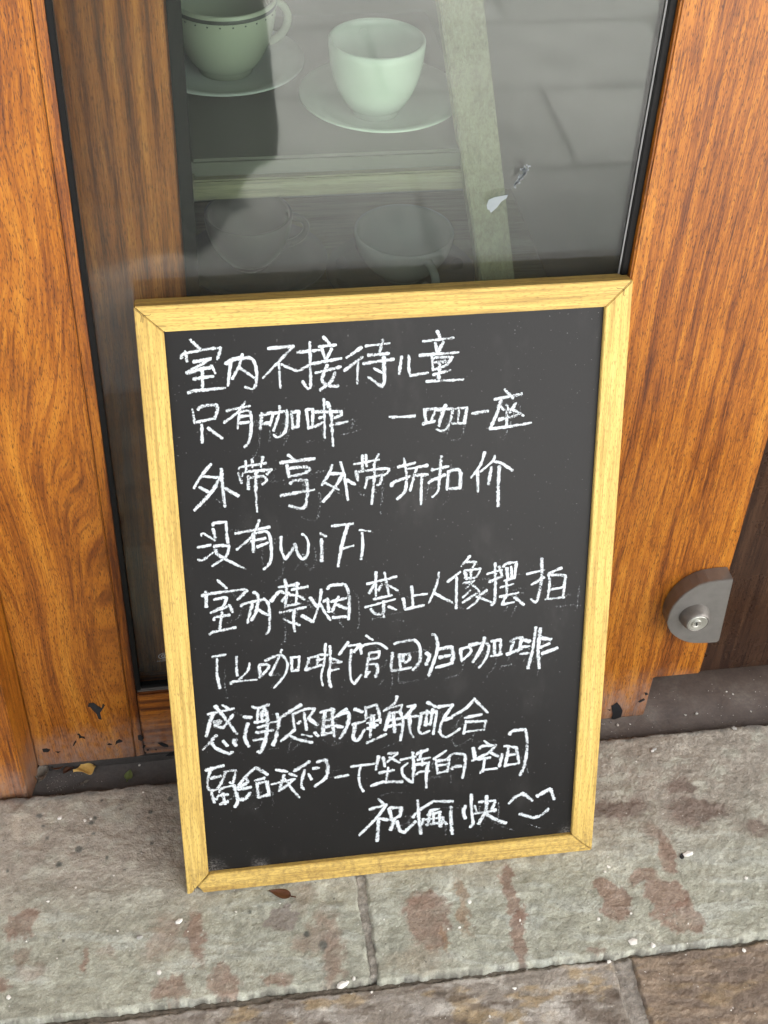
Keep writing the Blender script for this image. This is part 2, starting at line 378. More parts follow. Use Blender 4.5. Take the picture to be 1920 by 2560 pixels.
def slab(name, x0, x1, y0, y1, z, kind, seed, step=.0013, amp=.0014, skew=0., parent=None, mat=None, fine=None):
    nx = max(4, int((x1-x0)/step)); ny = max(4, int((y1-y0)/step))
    u = np.linspace(0, 1, nx+1); v = np.linspace(0, 1, ny+1)
    U, V = np.meshgrid(u, v)
    X = x0+(x1-x0)*U+skew*(V-.5); Y = y0+(y1-y0)*V
    e = .0035
    X += ((U < .002)*1.+(U > .998)*1.)*0
    wob = lambda a, b, s: (fbm(a*60, b*60, s, 4, .6)-.5)*2
    dl = np.minimum(U, 1-U)*(x1-x0); db = np.minimum(V, 1-V)*(y1-y0)
    X += np.exp(-dl/.004)*e*.8*wob(X*0+U.round()*3, Y, seed+2)
    Y += np.exp(-db/.004)*e*.8*wob(X, Y*0+V.round()*3, seed+3)
    Y += np.exp(-db/.0022)*.0016*(fbm(X*260, X*0+V.round()*5, seed+7, 3, .7)-.5)*2
    d = np.minimum(dl, db)
    rel = fbm(X*45, Y*45, seed+11, 6, .58)
    lay = fbm(X*24+Y*8, Y*95+X*12, seed+31, 5, .6)
    Z = z+.0009*(fbm(X*230, Y*230, seed+91, 3, .7)-.5)+amp*(rel-.5)*2.2+amp*1.4*(np.round(lay*7)/7-.5)
    brk = .0008+.0035*fbm(X*80, Y*80, seed+21, 4)**2*2
    Z -= (1-sstep(d, 0, brk))*.003
    C = stone_tint(X, Y, kind, seed)
    k = ((1-sstep(d, 0, .004))*.3*fbm(X*120, Y*120, seed+77, 4))[..., None]; C = C*(1-k)+np.array([.30, .27, .23])*k
    k = ((1-sstep(d, 0, .0045))*sstep(fbm(X*150, Y*150, seed+78, 4, .6), .42, .62)*.65)[..., None]; C = C*(1-k)+np.array([.10, .09, .075])*k     # worn, lighter arris
    n = (nx+1)*(ny+1)
    co = np.stack([X, Y, Z], -1).reshape(-1, 3)
    idx = np.arange(n).reshape(ny+1, nx+1)
    q = np.stack([idx[:-1, :-1], idx[:-1, 1:], idx[1:, 1:], idx[1:, :-1]], -1).reshape(-1, 4)
    ring = np.concatenate([idx[0, :], idx[1:, -1], idx[-1, -2::-1], idx[-2:0:-1, 0]])
    low = co[ring].copy(); low[:, 2] = z-.04
    li = n+np.arange(len(ring))
    sk = np.stack([np.roll(ring, -1), ring, li, np.roll(li, -1)], -1)
    co = np.concatenate([co, low]); q = np.concatenate([q, sk])
    cc = np.concatenate([C.reshape(-1, 3), C.reshape(-1, 3)[ring]*.8])
    me = bpy.data.meshes.new(name)
    me.vertices.add(len(co)); me.vertices.foreach_set('co', co.astype(np.float32).ravel())
    me.loops.add(q.size); me.loops.foreach_set('vertex_index', q.astype(np.int32).ravel())
    me.polygons.add(len(q)); me.polygons.foreach_set('loop_start', np.arange(0, q.size, 4, dtype=np.int32))
    me.update(calc_edges=True)
    at = me.attributes.new('tint', 'FLOAT_COLOR', 'POINT')
    at.data.foreach_set('color', np.concatenate([cc, np.ones((len(cc), 1))], 1).astype(np.float32).ravel())
    me.polygons.foreach_set('use_smooth', np.ones(len(q), dtype=bool))
    return link(name, me, mat or (m_slate if kind == 'upper' else m_slate2), parent)

pav = empty('pavement'); tag(pav, kind='structure', label='grey-green and brown slate paving before the shop door')
slab('stone_slab', -.62, .0200, -.2985, -.0545, 0, 'upper', 11, parent=pav, skew=.004)
slab('stone_slab', .0255, .60, -.3015, -.0545, .0006, 'upper', 11, parent=pav, skew=.004)
slab('stone_slab', -.75, .2465, -.60, -.3035, -.005, 'lower', 23, parent=pav, amp=.0018)
slab('stone_slab', .2625, .80, -.60, -.3035, -.0055, 'lowerdark', 29, parent=pav, amp=.0022)
def grit_strip(name, x0, x1, y0, y1, z, seed, col, parent, amp=.0016):
    o = slab(name, x0, x1, y0, y1, z, 'upper', seed, step=.0012, amp=amp, parent=parent, mat=m_mortar)
    me = o.data; n = len(me.vertices)
    co = np.empty(n*3, np.float32); me.vertices.foreach_get('co', co); co = co.reshape(-1, 3)
    k = (.55+.9*fbm(co[:, 0]*300, co[:, 1]*300, seed+1, 3))[:, None]
    c = np.concatenate([np.clip(np.array(col)*k, 0, 1), np.ones((n, 1))], 1)
    me.attributes['tint'].data.foreach_set('color', c.astype(np.float32).ravel())
    return o
grit_strip('mortar_joint', .0150, .0300, -.2975, -.0545, -.0012, 61, (.27, .25, .21), pav)
grit_strip('seam_grit', -.70, .75, -.3075, -.2965, -.0085, 71, (.13, .11, .085), pav)
grit_strip('mortar_joint', .2435, .2655, -.60, -.3045, -.0075, 67, (.26, .235, .20), pav)
box('joint_bed', -.80, .85, -.62, -.052, -.06, -.018, plain('dark_joint_bed', (.02, .017, .013), .95), pav, 0)

# the street beyond, seen only in the glass
def street_mat():
    s = NT('street_pavers'); v = s.coord()
    b = s.n('TexBrick'); s.l(v, b.inputs['Vector']); b.inputs['Scale'].default_value = 1.0
    b.inputs['Color1'].default_value = (.48, .48, .475, 1); b.inputs['Color2'].default_value = (.45, .45, .445, 1); b.inputs['Mortar'].default_value = (.33, .33, .325, 1)
    b.inputs['Mortar Size'].default_value = .008; b.inputs['Brick Width'].default_value = .6; b.inputs['Row Height'].default_value = .3
    c = s.mix(s.noise(v, 9, 6, .65), (.6, .6, .6), (1.25, 1.25, 1.25)); c = s.mix(1., b.outputs[0], c, 'MULTIPLY')
    return s.set(Base_Color=c, Roughness=.85)
g = pydata('ground', [(-200, -200, -.03), (200, -200, -.03), (200, 200, -.03), (-200, 200, -.03)], [(0, 1, 2, 3)], street_mat())
tag(g, kind='structure', label='pale paved street in front of the shop')

# ------------------------------------------------------------------ sill and building shell
DY = -.0115                                  # front face of the door wood; the glass stands at Y = 0
SZ = -.0235                                  # top of the sill, a little below the slabs
def sill_mat():
    s = NT('sill_stone'); v = s.coord()
    a = s.noise(v, 30, 6, .65); b = s.noise(v, 260, 5, .7)
    c = s.ramp(a, [(.3, (.085, .055, .040)), (.52, (.135, .095, .072)), (.72, (.205, .165, .13))])
    sx = s.n('SeparateXYZ'); s.l(v, sx.inputs[0])
    lf = smooth01(s, sx.outputs['X'], .34, .24)
    c = s.mix(s.math('MULTIPLY', lf, .7), c, (.105, .10, .092))
    c = s.mix(s.math('ADD', s.math('MULTIPLY', b, .8), .25, clamp=True), tuple([.03]*3), c)
    d = smooth01(s, s.noise(v, 330, 2), .74, .80); c = s.mix(s.math('MULTIPLY', d, .6), c, (.42, .40, .36))
    s.bump(s.math('ADD', a, b), .5, .0015)
    return s.set(Base_Color=c, Roughness=.62)
sill = empty('door_sill'); tag(sill, 'dark worn stone sill between the wooden door and the slate slabs', 'sill')
bm = box_bm(-.32, .80, -.0505, .12, -.08, SZ, .003, 2)
bmesh.ops.subdivide_edges(bm, edges=[e for e in bm.edges if e.calc_length() > .5], cuts=240)
for v in bm.verts:
    if v.co.z > -.05:
        v.co.z += .0012*(mnoise.noise(v.co*60)); v.co.y += .0016*mnoise.noise(v.co*45) if v.co.y < -.04 else 0
bm_obj('sill_stone', bm, sill_mat(), sill, True)

m_sillst = bpy.data.materials['sill_stone']
box('sill_upstand', -.2835, .2490, DY+.003, .03, SZ-.004, un(220, 1902, Y=DY)[2]-.0030, m_sillst, sill, .0015)
wallo = empty('wall'); tag(wallo, kind='structure', label='plain plaster wall round the shop door')
box('wall_block', -3.5, -.42, -.03, .25, -.05, 3.2, m_plaster, wallo, 0)
box('wall_block', .78, 3.5, -.03, .25, -.05, 3.2, m_plaster, wallo, 0)
box('wall_block', -.42, .78, -.03, .25, 2.14, 3.2, m_plaster, wallo, 0)
EAVE = 1.72
eave = empty('roof_eave'); tag(eave, 'deep dark-boarded eave over the shop front', 'roof')
box('soffit', -4, 4, -EAVE, .3, 2.42, 2.48, m_soffit, eave, 0)
box('fascia', -4, 4, -EAVE-.03, -EAVE-.001, 2.36, 2.56, m_soffit, eave, 0)
box('roof_slope', -4, 4, -EAVE, 3.2, 2.485, 2.56, m_plaster, eave, 0)
room = empty('room'); tag(room, kind='structure', label='dim room behind the glass')
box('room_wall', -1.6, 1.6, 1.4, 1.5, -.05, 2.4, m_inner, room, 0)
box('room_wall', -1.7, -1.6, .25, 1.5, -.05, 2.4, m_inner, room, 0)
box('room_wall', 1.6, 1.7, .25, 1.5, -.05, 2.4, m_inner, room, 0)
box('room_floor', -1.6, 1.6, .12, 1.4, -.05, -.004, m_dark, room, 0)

# ------------------------------------------------------------------ jamb at the left, dark panel at the right
jb = empty('door_jamb'); tag(jb, 'orange wooden door jamb standing forward beside the wide left stile', 'door jamb')
jx = un(64, 1977, Y=-.049)[0]; jd = un(89, 1896, Y=DY)[0]
prism('post', [(-.42, -.049, -.03), (jx, -.049, -.03), (jd, DY-.001, -.03), (jd, .05, -.03), (-.42, .05, -.03)], (0, 0, 2.17), m_jamb, jb, .0012)
dp = empty('side_panel'); tag(dp, 'dark brown polished wood panel set back behind the lock side of the door', 'panel')
box('board', .38, .80, un(1760, 1680, Z=SZ)[1], .075, SZ+.001, 2.14, m_dark, dp)

# ------------------------------------------------------------------ glazed door
door = empty('glazed_door'); tag(door, 'orange varnished wooden door with a tall glass pane and a floor-level lock', 'door')
XL, XR = un(210, 760, Y=DY)[0], un(1578, 684, Y=DY)[0]
DZ = un(1560, 1794, Y=DY)[2]; XM = un(1634, 1695, Y=DY)[0]; XF = un(1751, 1679, Y=DY)[0]; ZF = un(1690, 1690, Y=DY)[2]; ZR = un(345, 1738, Y=DY)[2]
DZL = un(220, 1902, Y=DY)[2]-.0015
print('door', XL, XR, DZ, XM, XF, ZF, ZR)
box('stile', jd+.0006, XL-.0088, DY, .02, DZL, 2.1, m_stileL, door, .0012)
prism('glazing_bead', [(XL-.0083, DY+.0004, DZL), (XL, DY+.0016, DZL), (XL, .012, DZL), (XL-.0083, .012, DZL)], (0, 0, 2.1), m_bead, door, .0006)
prism('stile', [(XR, DY, DZ), (XM, DY, DZ), (XM, DY, ZF), (XF, DY, ZF), (XF, DY, 2.1), (XR, DY, 2.1)], (0, .026, 0), m_stileR, door, .0016)
box('bottom_rail', XL+.0004, XR-.0004, DY+.0015, .02, DZL+.0004, ZR, m_rail, door, .002)
box('top_rail', XL+.0004, XR-.0004, DY+.0015, .02, 1.98, 2.1, m_rail, door, .002)
box('rail_ledge', XL+.0006, XR-.0006, DY+.003, -.0012, ZR+.0003, ZR+.004, m_ledge, door, .0012)
box('gasket', XL+.0003, XL+.0050, DY+.002, -.0004, ZR+.0045, 1.979, m_black, door, .0006)
box('gasket', XR-.0060, XR-.0003, -.0050, -.0006, ZR+.0045, 1.979, m_black, door, .0006)
box('seal_strip', XR-.0074, XR-.0063, -.0018, -.0006, ZR+.0045, 1.979, m_seal, door, 0)
box('gasket', XL+.0053, XR-.0077, -.0070, -.0006, ZR+.0043, un(350, 1702, Y=0)[2], m_black, door, .0006)
def glass_mat():
    s = NT('window_glass'); s.t.nodes.remove(s.b)
    lw = s.n('LayerWeight'); lw.inputs['Blend'].default_value = .5
    fr = s.math('ADD', s.math('MULTIPLY', s.math('POWER', lw.outputs['Facing'], 5.), .957), .045)
    tr = s.n('BsdfTransparent'); tr.inputs[0].default_value = (.84, .895, .845, 1)
    gl = s.n('BsdfGlossy'); gl.inputs['Roughness'].default_value = .03
    mx = s.n('MixShader'); s.l(fr, mx.inputs[0]); s.l(tr.outputs[0], mx.inputs[1]); s.l(gl.outputs[0], mx.inputs[2])
    df = s.n('BsdfDiffuse'); df.inputs[0].default_value = (.55, .54, .52, 1)
    v = s.coord()
    d = s.math('ADD', s.math('MULTIPLY', s.noise(v, 7, 6, .6), .035), .002)
    sp = smooth01(s, s.noise(v, 420, 1), .80, .83)
    d = s.math('ADD', d, s.math('MULTIPLY', sp, .30))
    scr = smooth01(s, s.noise(s.coord((1, 1, .25), (0, 0, 0), (0, .25, 0)), 60, 7, .75), .60, .85)
    d = s.math('ADD', d, s.math('MULTIPLY', scr, .09), clamp=True)
    m2 = s.n('MixShader'); s.l(d, m2.inputs[0]); s.l(mx.outputs[0], m2.inputs[1]); s.l(df.outputs[0], m2.inputs[2])
    s.l(m2.outputs[0], s.out.inputs['Surface'])
    return s.m
pane = box('glass_pane', XL+.002, XR+.002, 0, .005, ZR, 1.99, glass_mat(), door, 0)
# torn sticker remains, as irregular flakes just proud of the glass
def flat_patch(name, pts, Y, mat, parent, th=.00025):
    return prism(name, [(p[0], Y, p[2]) for p in pts], (0, -th, 0), mat, parent)
def px_poly(crop, pts, Y): return [un(crop[0]+x*crop[2], crop[1]+y*crop[2], Y=Y) for x, y in pts]
c3 = (1060, 0, .5184)
flat_patch('sticker_remnant', px_poly(c3, [(302, 990), (312, 962), (340, 950), (375, 944), (405, 938), (398, 955), (372, 972), (352, 1000), (322, 1026), (315, 1012), (306, 1010)], -.0004), -.0004, m_stk, pane)
rs = random.Random(3)
bm = bmesh.new()
ax = [(475, 790), (520, 800), (500, 835), (470, 870), (432, 912)]
def tri_patch(bm, cx, cy, r_):
    n = rs.randint(4, 6); a0 = rs.random()*6; vs = []
    for i in range(n):
        a = a0+6.283*i/n; rr = r_*(.5+rs.random()*.8)
        p = un(c3[0]+(cx+rr*math.cos(a))*c3[2], c3[1]+(cy+rr*math.sin(a)*1.3)*c3[2], Y=-.0006); vs.append(bm.verts.new(tuple(p)))
    bm.faces.new(vs)
for t in range(46):
    k = rs.random(); cy = 790+k*115; cx = 500-k*62+(rs.random()-.5)*46*(1-k*.75)
    tri_patch(bm, cx, cy, 5.5)
o = bm_obj('sticker_remnant', bm, m_stk, pane); tag(o, label='crackled flakes of sticker paper')
# etched safety mark low on the pane (concentric C arcs over a row of tiny digits)
CC = un(403, 1641, Y=-.0003); sc_ = 1/F*1.38
def arc_ribbon(bm, c, rx, rz, a0, a1, w_, n=14, y=-.0003):
    pr = None
    for i in range(n+1):
        a = a0+(a1-a0)*i/n
        p = bm.verts.new((c[0]+(rx-w_)*math.cos(a), y, c[2]+(rz-w_)*math.sin(a))); q = bm.verts.new((c[0]+(rx+w_)*math.cos(a), y, c[2]+(rz+w_)*math.sin(a)))
        if pr: bm.faces.new((pr[0], pr[1], q, p))
        pr = (p, q)
bm = bmesh.new()
arc_ribbon(bm, (CC[0]+.004, 0, CC[2]), .0066, .0044, .6, 5.7, .00025, 24)
for k in range(3): arc_ribbon(bm, (CC[0]+.0024+k*.0024, 0, CC[2]), .0020, .0022, .9, 5.4, .0003, 14)
for k in range(7):
    x = CC[0]-.004+k*.0017; z = CC[2]-.0068
    arc_ribbon(bm, (x, 0, z), .0005, .0007, .0, 6.28, .0001, 8)
bm_obj('safety_mark', bm, m_mark, pane)

# bare black patches where the varnish has flaked
ca = (80, 1700, .2411); cb = (1440, 1650, .2893)
for crop, pts, dy in ((ca, [(590, 240), (640, 235), (690, 272), (722, 290), (735, 243), (757, 262), (730, 305), (705, 340), (722, 412), (690, 402), (668, 350), (622, 305), (605, 280), (575, 276)], 0),
                      (ca, [(468, 560), (490, 555), (512, 583), (545, 588), (550, 612), (520, 598), (488, 606), (484, 575)], 0),
                      (ca, [(862, 676), (872, 632), (905, 612), (942, 632), (925, 645), (900, 650), (880, 660)], 0), (ca, [(778, 668), (800, 655), (832, 668), (800, 676)], 0),
                      (ca, [(105, 716), (150, 708), (190, 722), (170, 747), (118, 748)], 0), (ca, [(435, 650), (452, 625), (460, 640), (440, 672), (420, 690)], 0), (ca, [(240, 742), (295, 742), (270, 756)], 0),
                      (ca, [(1066, 568), (1090, 575), (1125, 565), (1162, 602), (1132, 632), (1100, 618), (1086, 590)], .0015), (ca, [(1300, 650), (1345, 645), (1412, 672), (1415, 695), (1360, 690), (1325, 672)], .0015),
                      (ca, [(1140, 700), (1160, 672), (1182, 680), (1160, 704)], .0015), (ca, [(1190, 720), (1212, 718), (1210, 732), (1192, 734)], .0015), (ca, [(1272, 722), (1296, 716), (1290, 732)], .0015), (ca, [(1380, 790), (1430, 752), (1478, 742), (1484, 780), (1440, 785)], .0015),
                      (cb, [(305, 395), (322, 388), (355, 364), (385, 400), (403, 438), (388, 492), (322, 516), (305, 505), (318, 465), (308, 430)], 0), (cb, [(535, 360), (560, 345), (588, 330), (596, 345), (552, 368)], 0),
                      (cb, [(590, 280), (612, 282), (627, 296), (600, 306)], 0), (cb, [(272, 425), (300, 430), (292, 440)], 0)):
    flat_patch('flaked_patch', px_poly(crop, pts, DY+dy-.0003), DY+dy-.0003, m_blackpaint, door, .0002)

# floor-level lock
LY = DY-.0185
cl = (1640, 1400, .13261)
out = [(1460, 370), (1250, 382), (1000, 418), (840, 468), (700, 538), (560, 628), (440, 735), (345, 850), (275, 970), (232, 1085), (216, 1185), (232, 1280), (285, 1372), (360, 1440), (440, 1492), (530, 1534), (630, 1562), (730, 1573), (850, 1574), (1000, 1568), (1140, 1556), (1185, 1530), (1200, 1490)]
pl = px_poly(cl, out, LY)
lock = prism('lock_case', [tuple(p) for p in pl], (0, .0186, 0), m_steel, door, .0007)
fc = un(cl[0]+785*cl[2], cl[1]+1200*cl[2], Y=LY-.0115)
TI = Matrix.Rotation(R(90), 3, 'X')          # lathe axis -> towards -Y
bc = Vector((fc[0], LY, fc[2]))
lathe('lock_collar', [(.0160, -.0006), (.0158, .0006), (.0132, .0085), (.0118, .0112), (.0112, .0118), (.0104, .0114), (.0104, .0104)], bc, m_steel2, lock, tilt=TI)
lathe('key_cylinder', [(0, .0108), (.0103, .0108), (.0103, .0113), (.0096, .0119), (.0090, .0116), (0, .0116)], bc, m_brass, lock, tilt=TI)
lathe('key_plug', [(.0052, .0115), (.0052, .0124), (.0047, .0126), (.0042, .0121), (0, .0121)], bc+Vector((-.0012, 0, 0)), m_brass, lock, tilt=TI)
kx, kz = bc.x-.0012, bc.z
prism('keyhole', [(kx+a, LY-.0122, kz+b) for a, b in ((-.0007, .0022), (.0006, .0024), (.0003, .0005), (.0012, -.0004), (.0006, -.0024), (-.0008, -.0022), (-.0003, -.0006), (-.0009, .0006))], (0, -.0002, 0), m_hole, lock)

# ------------------------------------------------------------------ display cabinet behind the glass
cab = empty('display_cabinet'); tag(cab, 'wooden display shelf with cups close behind the door glass', 'cabinet')
box('side_post', -.200, -.1035, .033, .075, .0, 2.0, m_post, cab)
box('black_edge', -.1033, -.0930, .030, .40, .0, 2.0, m_black, cab, .0006)
SH = .1; ST = .6165
bm = box_bm(-.0925, .150, SH+.004, .38, ST-.016, ST, .0025, 2)
bm_obj('shelf', bm, plain('grey_green_shelf_board', (.085, .088, .068), .6, scale=14), cab)
box('shelf_rail', -.0925, .150, SH, .13, .5815, ST-.0165, m_olx, cab, .0015)
LS = .405
box('shelf', -.0925, .26, .09, .40, LS-.018, LS, m_olx, cab)
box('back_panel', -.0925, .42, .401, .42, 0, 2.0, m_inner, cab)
# the leaning olive slat
tl, tr_, bl, br = un(1088, -60, Y=.17), un(1203, -60, Y=.17), un(1203, 720, Y=.045), un(1290, 720, Y=.045)
ext = lambda a, b, k: a+(b-a)*k
q = [tl+(tl-bl)*.6, tr_+(tr_-br)*.6, br+(br-tr_)*.55, bl+(bl-tl)*.55]
nrm = np.cross(q[1]-q[0], q[3]-q[0]); nrm /= np.linalg.norm(nrm)
if nrm[1] < 0: nrm = -nrm
prism('leaning_slat', q, nrm*.016, m_olive, cab, .0015)

def cup_prof(r, h, foot=.45, t=.003):
    o = [(0, .0035), (foot*r*.9, .0035), (foot*r*.92, 0), (foot*r, 0), (foot*r, .004)]
    for i in range(1, 13):
        a = i/12; o.append((r*(foot+(1-foot)*math.sin(a*math.pi/2)**.85), .004+(h-.004)*(a**1.25)))
    o.append((r-t*.5, h+.0008))
    for i in range(12, 0, -1):
        a = i/12; o.append((max(.001, r*(foot+(1-foot)*math.sin(a*math.pi/2)**.85)-t), .004+(h-.004)*(a**1.25)+t*.6*(1-a)))
    o.append((0, .004+t))
    return o
def saucer_prof(r, h=.016, t=.0028):
    return [(0, .003), (r*.40, .003), (r*.42, 0), (r*.46, 0), (r*.47, .003), (r*.75, h*.45), (r, h), (r*.995, h+t*.7), (r*.74, h*.45+t), (r*.46, .004+t), (0, .0035+t)]
def handle(name, c, r, h, ang, mat, parent, th=.0035):
    bm = bmesh.new(); n, m = 14, 8; rings = []
    for i in range(n+1):
        a = -math.pi/2+math.pi*i/n
        d = r*.90+.020*math.cos(a); z = h*.55+h*.28*math.sin(a)
        rr = []
        for j in range(m):
            b = 2*math.pi*j/m; dd = d+th*math.cos(b)*math.cos(a); zz = z+th*math.cos(b)*math.sin(a); sd_ = th*1.3*math.sin(b)
            rr.append(bm.verts.new((c[0]+dd*math.cos(ang)-sd_*math.sin(ang), c[1]+dd*math.sin(ang)+sd_*math.cos(ang), c[2]+zz)))
        rings.append(rr)
    for i in range(n):
        for j in range(m): bm.faces.new((rings[i][j], rings[i][(j+1) % m], rings[i+1][(j+1) % m], rings[i+1][j]))
    bmesh.ops.recalc_face_normals(bm, faces=bm.faces[:])
    return bm_obj(name, bm, mat, parent, True)
def place_cup(px, py, z, r, h, mat, label, group, hang=None, foot=.45):
    p = un(px, py, Z=z)
    e = empty('coffee_cup'); tag(e, label, 'cup', group)
    lathe('bowl', cup_prof(r, h, foot), (p[0], p[1], z), mat, e)
    if hang is not None: handle('handle', (p[0], p[1], z), r, h, hang, mat, e)
    return e, p
def place_saucer(p, z, r, mat, label, group):
    o = lathe('saucer', saucer_prof(r), (p[0], p[1], z), mat); tag(o, label, 'saucer', group); return o
# upper shelf
s1 = un(950, 262, Z=ST+.006)
place_saucer(s1, ST+.0002, .070, m_celadon, 'wide pale green saucer on the upper shelf edge', 'saucers in the display')
e, p = place_cup(937, 276, ST+.0075, .0405, .064, m_celadon, 'pale green cup on a saucer, beside the leaning olive slat', 'cups in the display', R(100), .5)
s2 = un(560, 175, Z=ST+.006)
place_saucer(s2, ST+.0002, .072, m_white, 'white saucer under the cup with a dotted rim', 'saucers in the display')
e, p = place_cup(565, 172, ST+.0075, .046, .066, m_ivory, 'ivory cup with a dark dotted rim on the upper shelf', 'cups in the display', R(20), .52)
lathe('rim_line', [(.04615, .0600), (.0464, .0612), (.0464, .0622), (.04615, .0634)], (p[0], p[1], ST+.0075), m_pattern, e)
for k in range(26):
    a = 2*math.pi*k/26
    bm = bmesh.new(); bmesh.ops.create_icosphere(bm, subdivisions=1, radius=.0011)
    for v in bm.verts: v.co += Vector((p[0]+.0452*math.cos(a), p[1]+.0452*math.sin(a), ST+.0075+.0572))
    bm_obj('rim_dot', bm, m_pattern, e)
# lower shelf: its dimness is put into darker glaze colours
s3 = un(1000, 700, Z=LS+.006)
sa = place_saucer(s3, LS+.0002, .074, m_glaze_shade, 'dim saucer with dark patterned border on the lower shelf', 'saucers in the display')
place_cup(1005, 684, LS+.0075, .049, .050, m_pale_shade, 'wide low pale cup on a patterned saucer', 'cups in the display', R(-70), .42)
for k in range(10):
    a = 2*math.pi*k/10+.2
    bm = bmesh.new(); bmesh.ops.create_circle(bm, cap_ends=True, segments=9, radius=.0075)
    for v in bm.verts:
        x, y = v.co.x*.8, v.co.y*(1.25+.3*math.sin(3*v.co.x*900))
        rr = .0605+x; v.co = (s3[0]+rr*math.cos(a)-y*math.sin(a), s3[1]+rr*math.sin(a)+y*math.cos(a), LS+.0002+.0072+.0028+(rr-.0555)*.475+.0006)
    bm_obj('painted_spray', bm, m_pattern, sa)
s4 = un(640, 668, Z=LS+.006)
place_saucer(s4, LS+.0002, .072, m_glaze_shade, 'dim saucer on the lower shelf beside the black cabinet edge', 'saucers in the display')
place_cup(625, 655, LS+.0075, .043, .056, m_glaze_shade, 'dim cup on the lower shelf beside the black cabinet edge', 'cups in the display', R(10), .45)

# ------------------------------------------------------------------ chalkboard leaning on the glass
BW, BH, BT = .40, .5857, .020
TH, PSI = .2949, .0019
BO = np.array([-.1447, -.1897, .0012])
ex = np.array([math.cos(PSI), math.sin(PSI), 0]); nn = np.array([-math.sin(PSI), math.cos(PSI), 0])
up = math.cos(TH)*np.array([0, 0, 1.])+math.sin(TH)*nn
nb = np.cross(ex, up)                        # out of the board, towards the viewer
BM = Matrix.Identity(4)
for i in range(3): BM[i][0], BM[i][1], BM[i][2], BM[i][3] = ex[i], up[i], nb[i], BO[i]
cb_ = bpy.data.objects.new('chalkboard', None); COL.objects.link(cb_); cb_.empty_display_size = .05
cb_.matrix_world = BM
tag(cb_, 'black chalkboard sign in a yellow wood frame, white handwriting, leaning on the glass', 'chalkboard')
RW = .0215
# board-local: x right, y up, z towards viewer; front at z=0, back at -BT.  Materials use X for level and Y for upright grain
m_fy = wood('frame_foil_side', 'Y', 44.0, cols=PALE, rough=.5, bands=.10, pore=.55, stretch=.03, coat=.0, freq=120, k=3, fine_amp=.22, mid_amp=1.2, scuff=True)
def rail(name, pts, mat):
    return prism(name, [(x, y, 0) for x, y in pts], (0, 0, -BT), mat, cb_, .0007)
g_ = .0003
rail('frame_rail', [(g_, BH), (BW-g_, BH), (BW-RW-g_, BH-RW), (RW+g_, BH-RW)], m_fx)
rail('frame_rail', [(.0155, 0), (BW-g_, 0), (BW-RW-g_, RW), (RW+.0012, RW), (.0098, .0085), (.0128, .0052)], m_fx)
rail('frame_rail', [(0, g_*0), (0, BH-g_), (RW, BH-RW-g_), (RW, RW+.0010), (.0062, .0042), (.0048, .0012)], m_fy)
rail('frame_rail', [(BW, .0004), (BW, BH-g_), (BW-RW, BH-RW-g_), (BW-RW, RW+g_)], m_fy)
def panel_mat():
    s = NT('blackboard'); v = s.coord()
    a = s.noise(v, 9, 6, .65); b = s.noise(v, 700, 4, .7)
    c = s.mix(a, (.0045, .0042, .0042), (.009, .0086, .0083))
    sp = smooth01(s, s.noise(v, 560, 1), .76, .80); c = s.mix(s.math('MULTIPLY', sp, .35), c, (.4, .4, .4))
    # wiped chalk haze and dust gathered in the bottom corners
    hz = s.math('MULTIPLY', smooth01(s, s.noise(s.coord((1, .5, 1)), 16, 5, .6), .54, .82), .06)
    sx = s.n('SeparateXYZ'); s.l(v, sx.inputs[0])
    for (cx, cy, r_) in ((BW-RW, RW, .022), (RW, RW, .028), (.07, RW, .018)):
        dx = s.math('SUBTRACT', sx.outputs['X'], cx); dy = s.math('SUBTRACT', sx.outputs['Y'], cy)
        d = s.math('SQRT', s.math('ADD', s.math('MULTIPLY', dx, dx), s.math('MULTIPLY', dy, dy)))
        k = smooth01(s, s.math('ADD', d, s.math('MULTIPLY', s.noise(v, 130, 5, .7), .022)), r_+.006, .006)
        hz = s.math('ADD', hz, s.math('MULTIPLY', k, smooth01(s, s.noise(v, 420, 6, .8), .42, .72)), clamp=True)
    c = s.mix(hz, c, (.34, .32, .30))
    s.bump(b, .25, .0004)
    return s.set(Base_Color=c, Roughness=s.math('ADD', s.math('MULTIPLY', a, .10), .36), Specular_IOR_Level=.30)
PZ = -.0050
pn = bm_obj('panel', box_bm(RW-.006, BW-RW+.006, RW-.006, BH-RW+.006, PZ-.004, PZ, 0), panel_mat(), cb_)
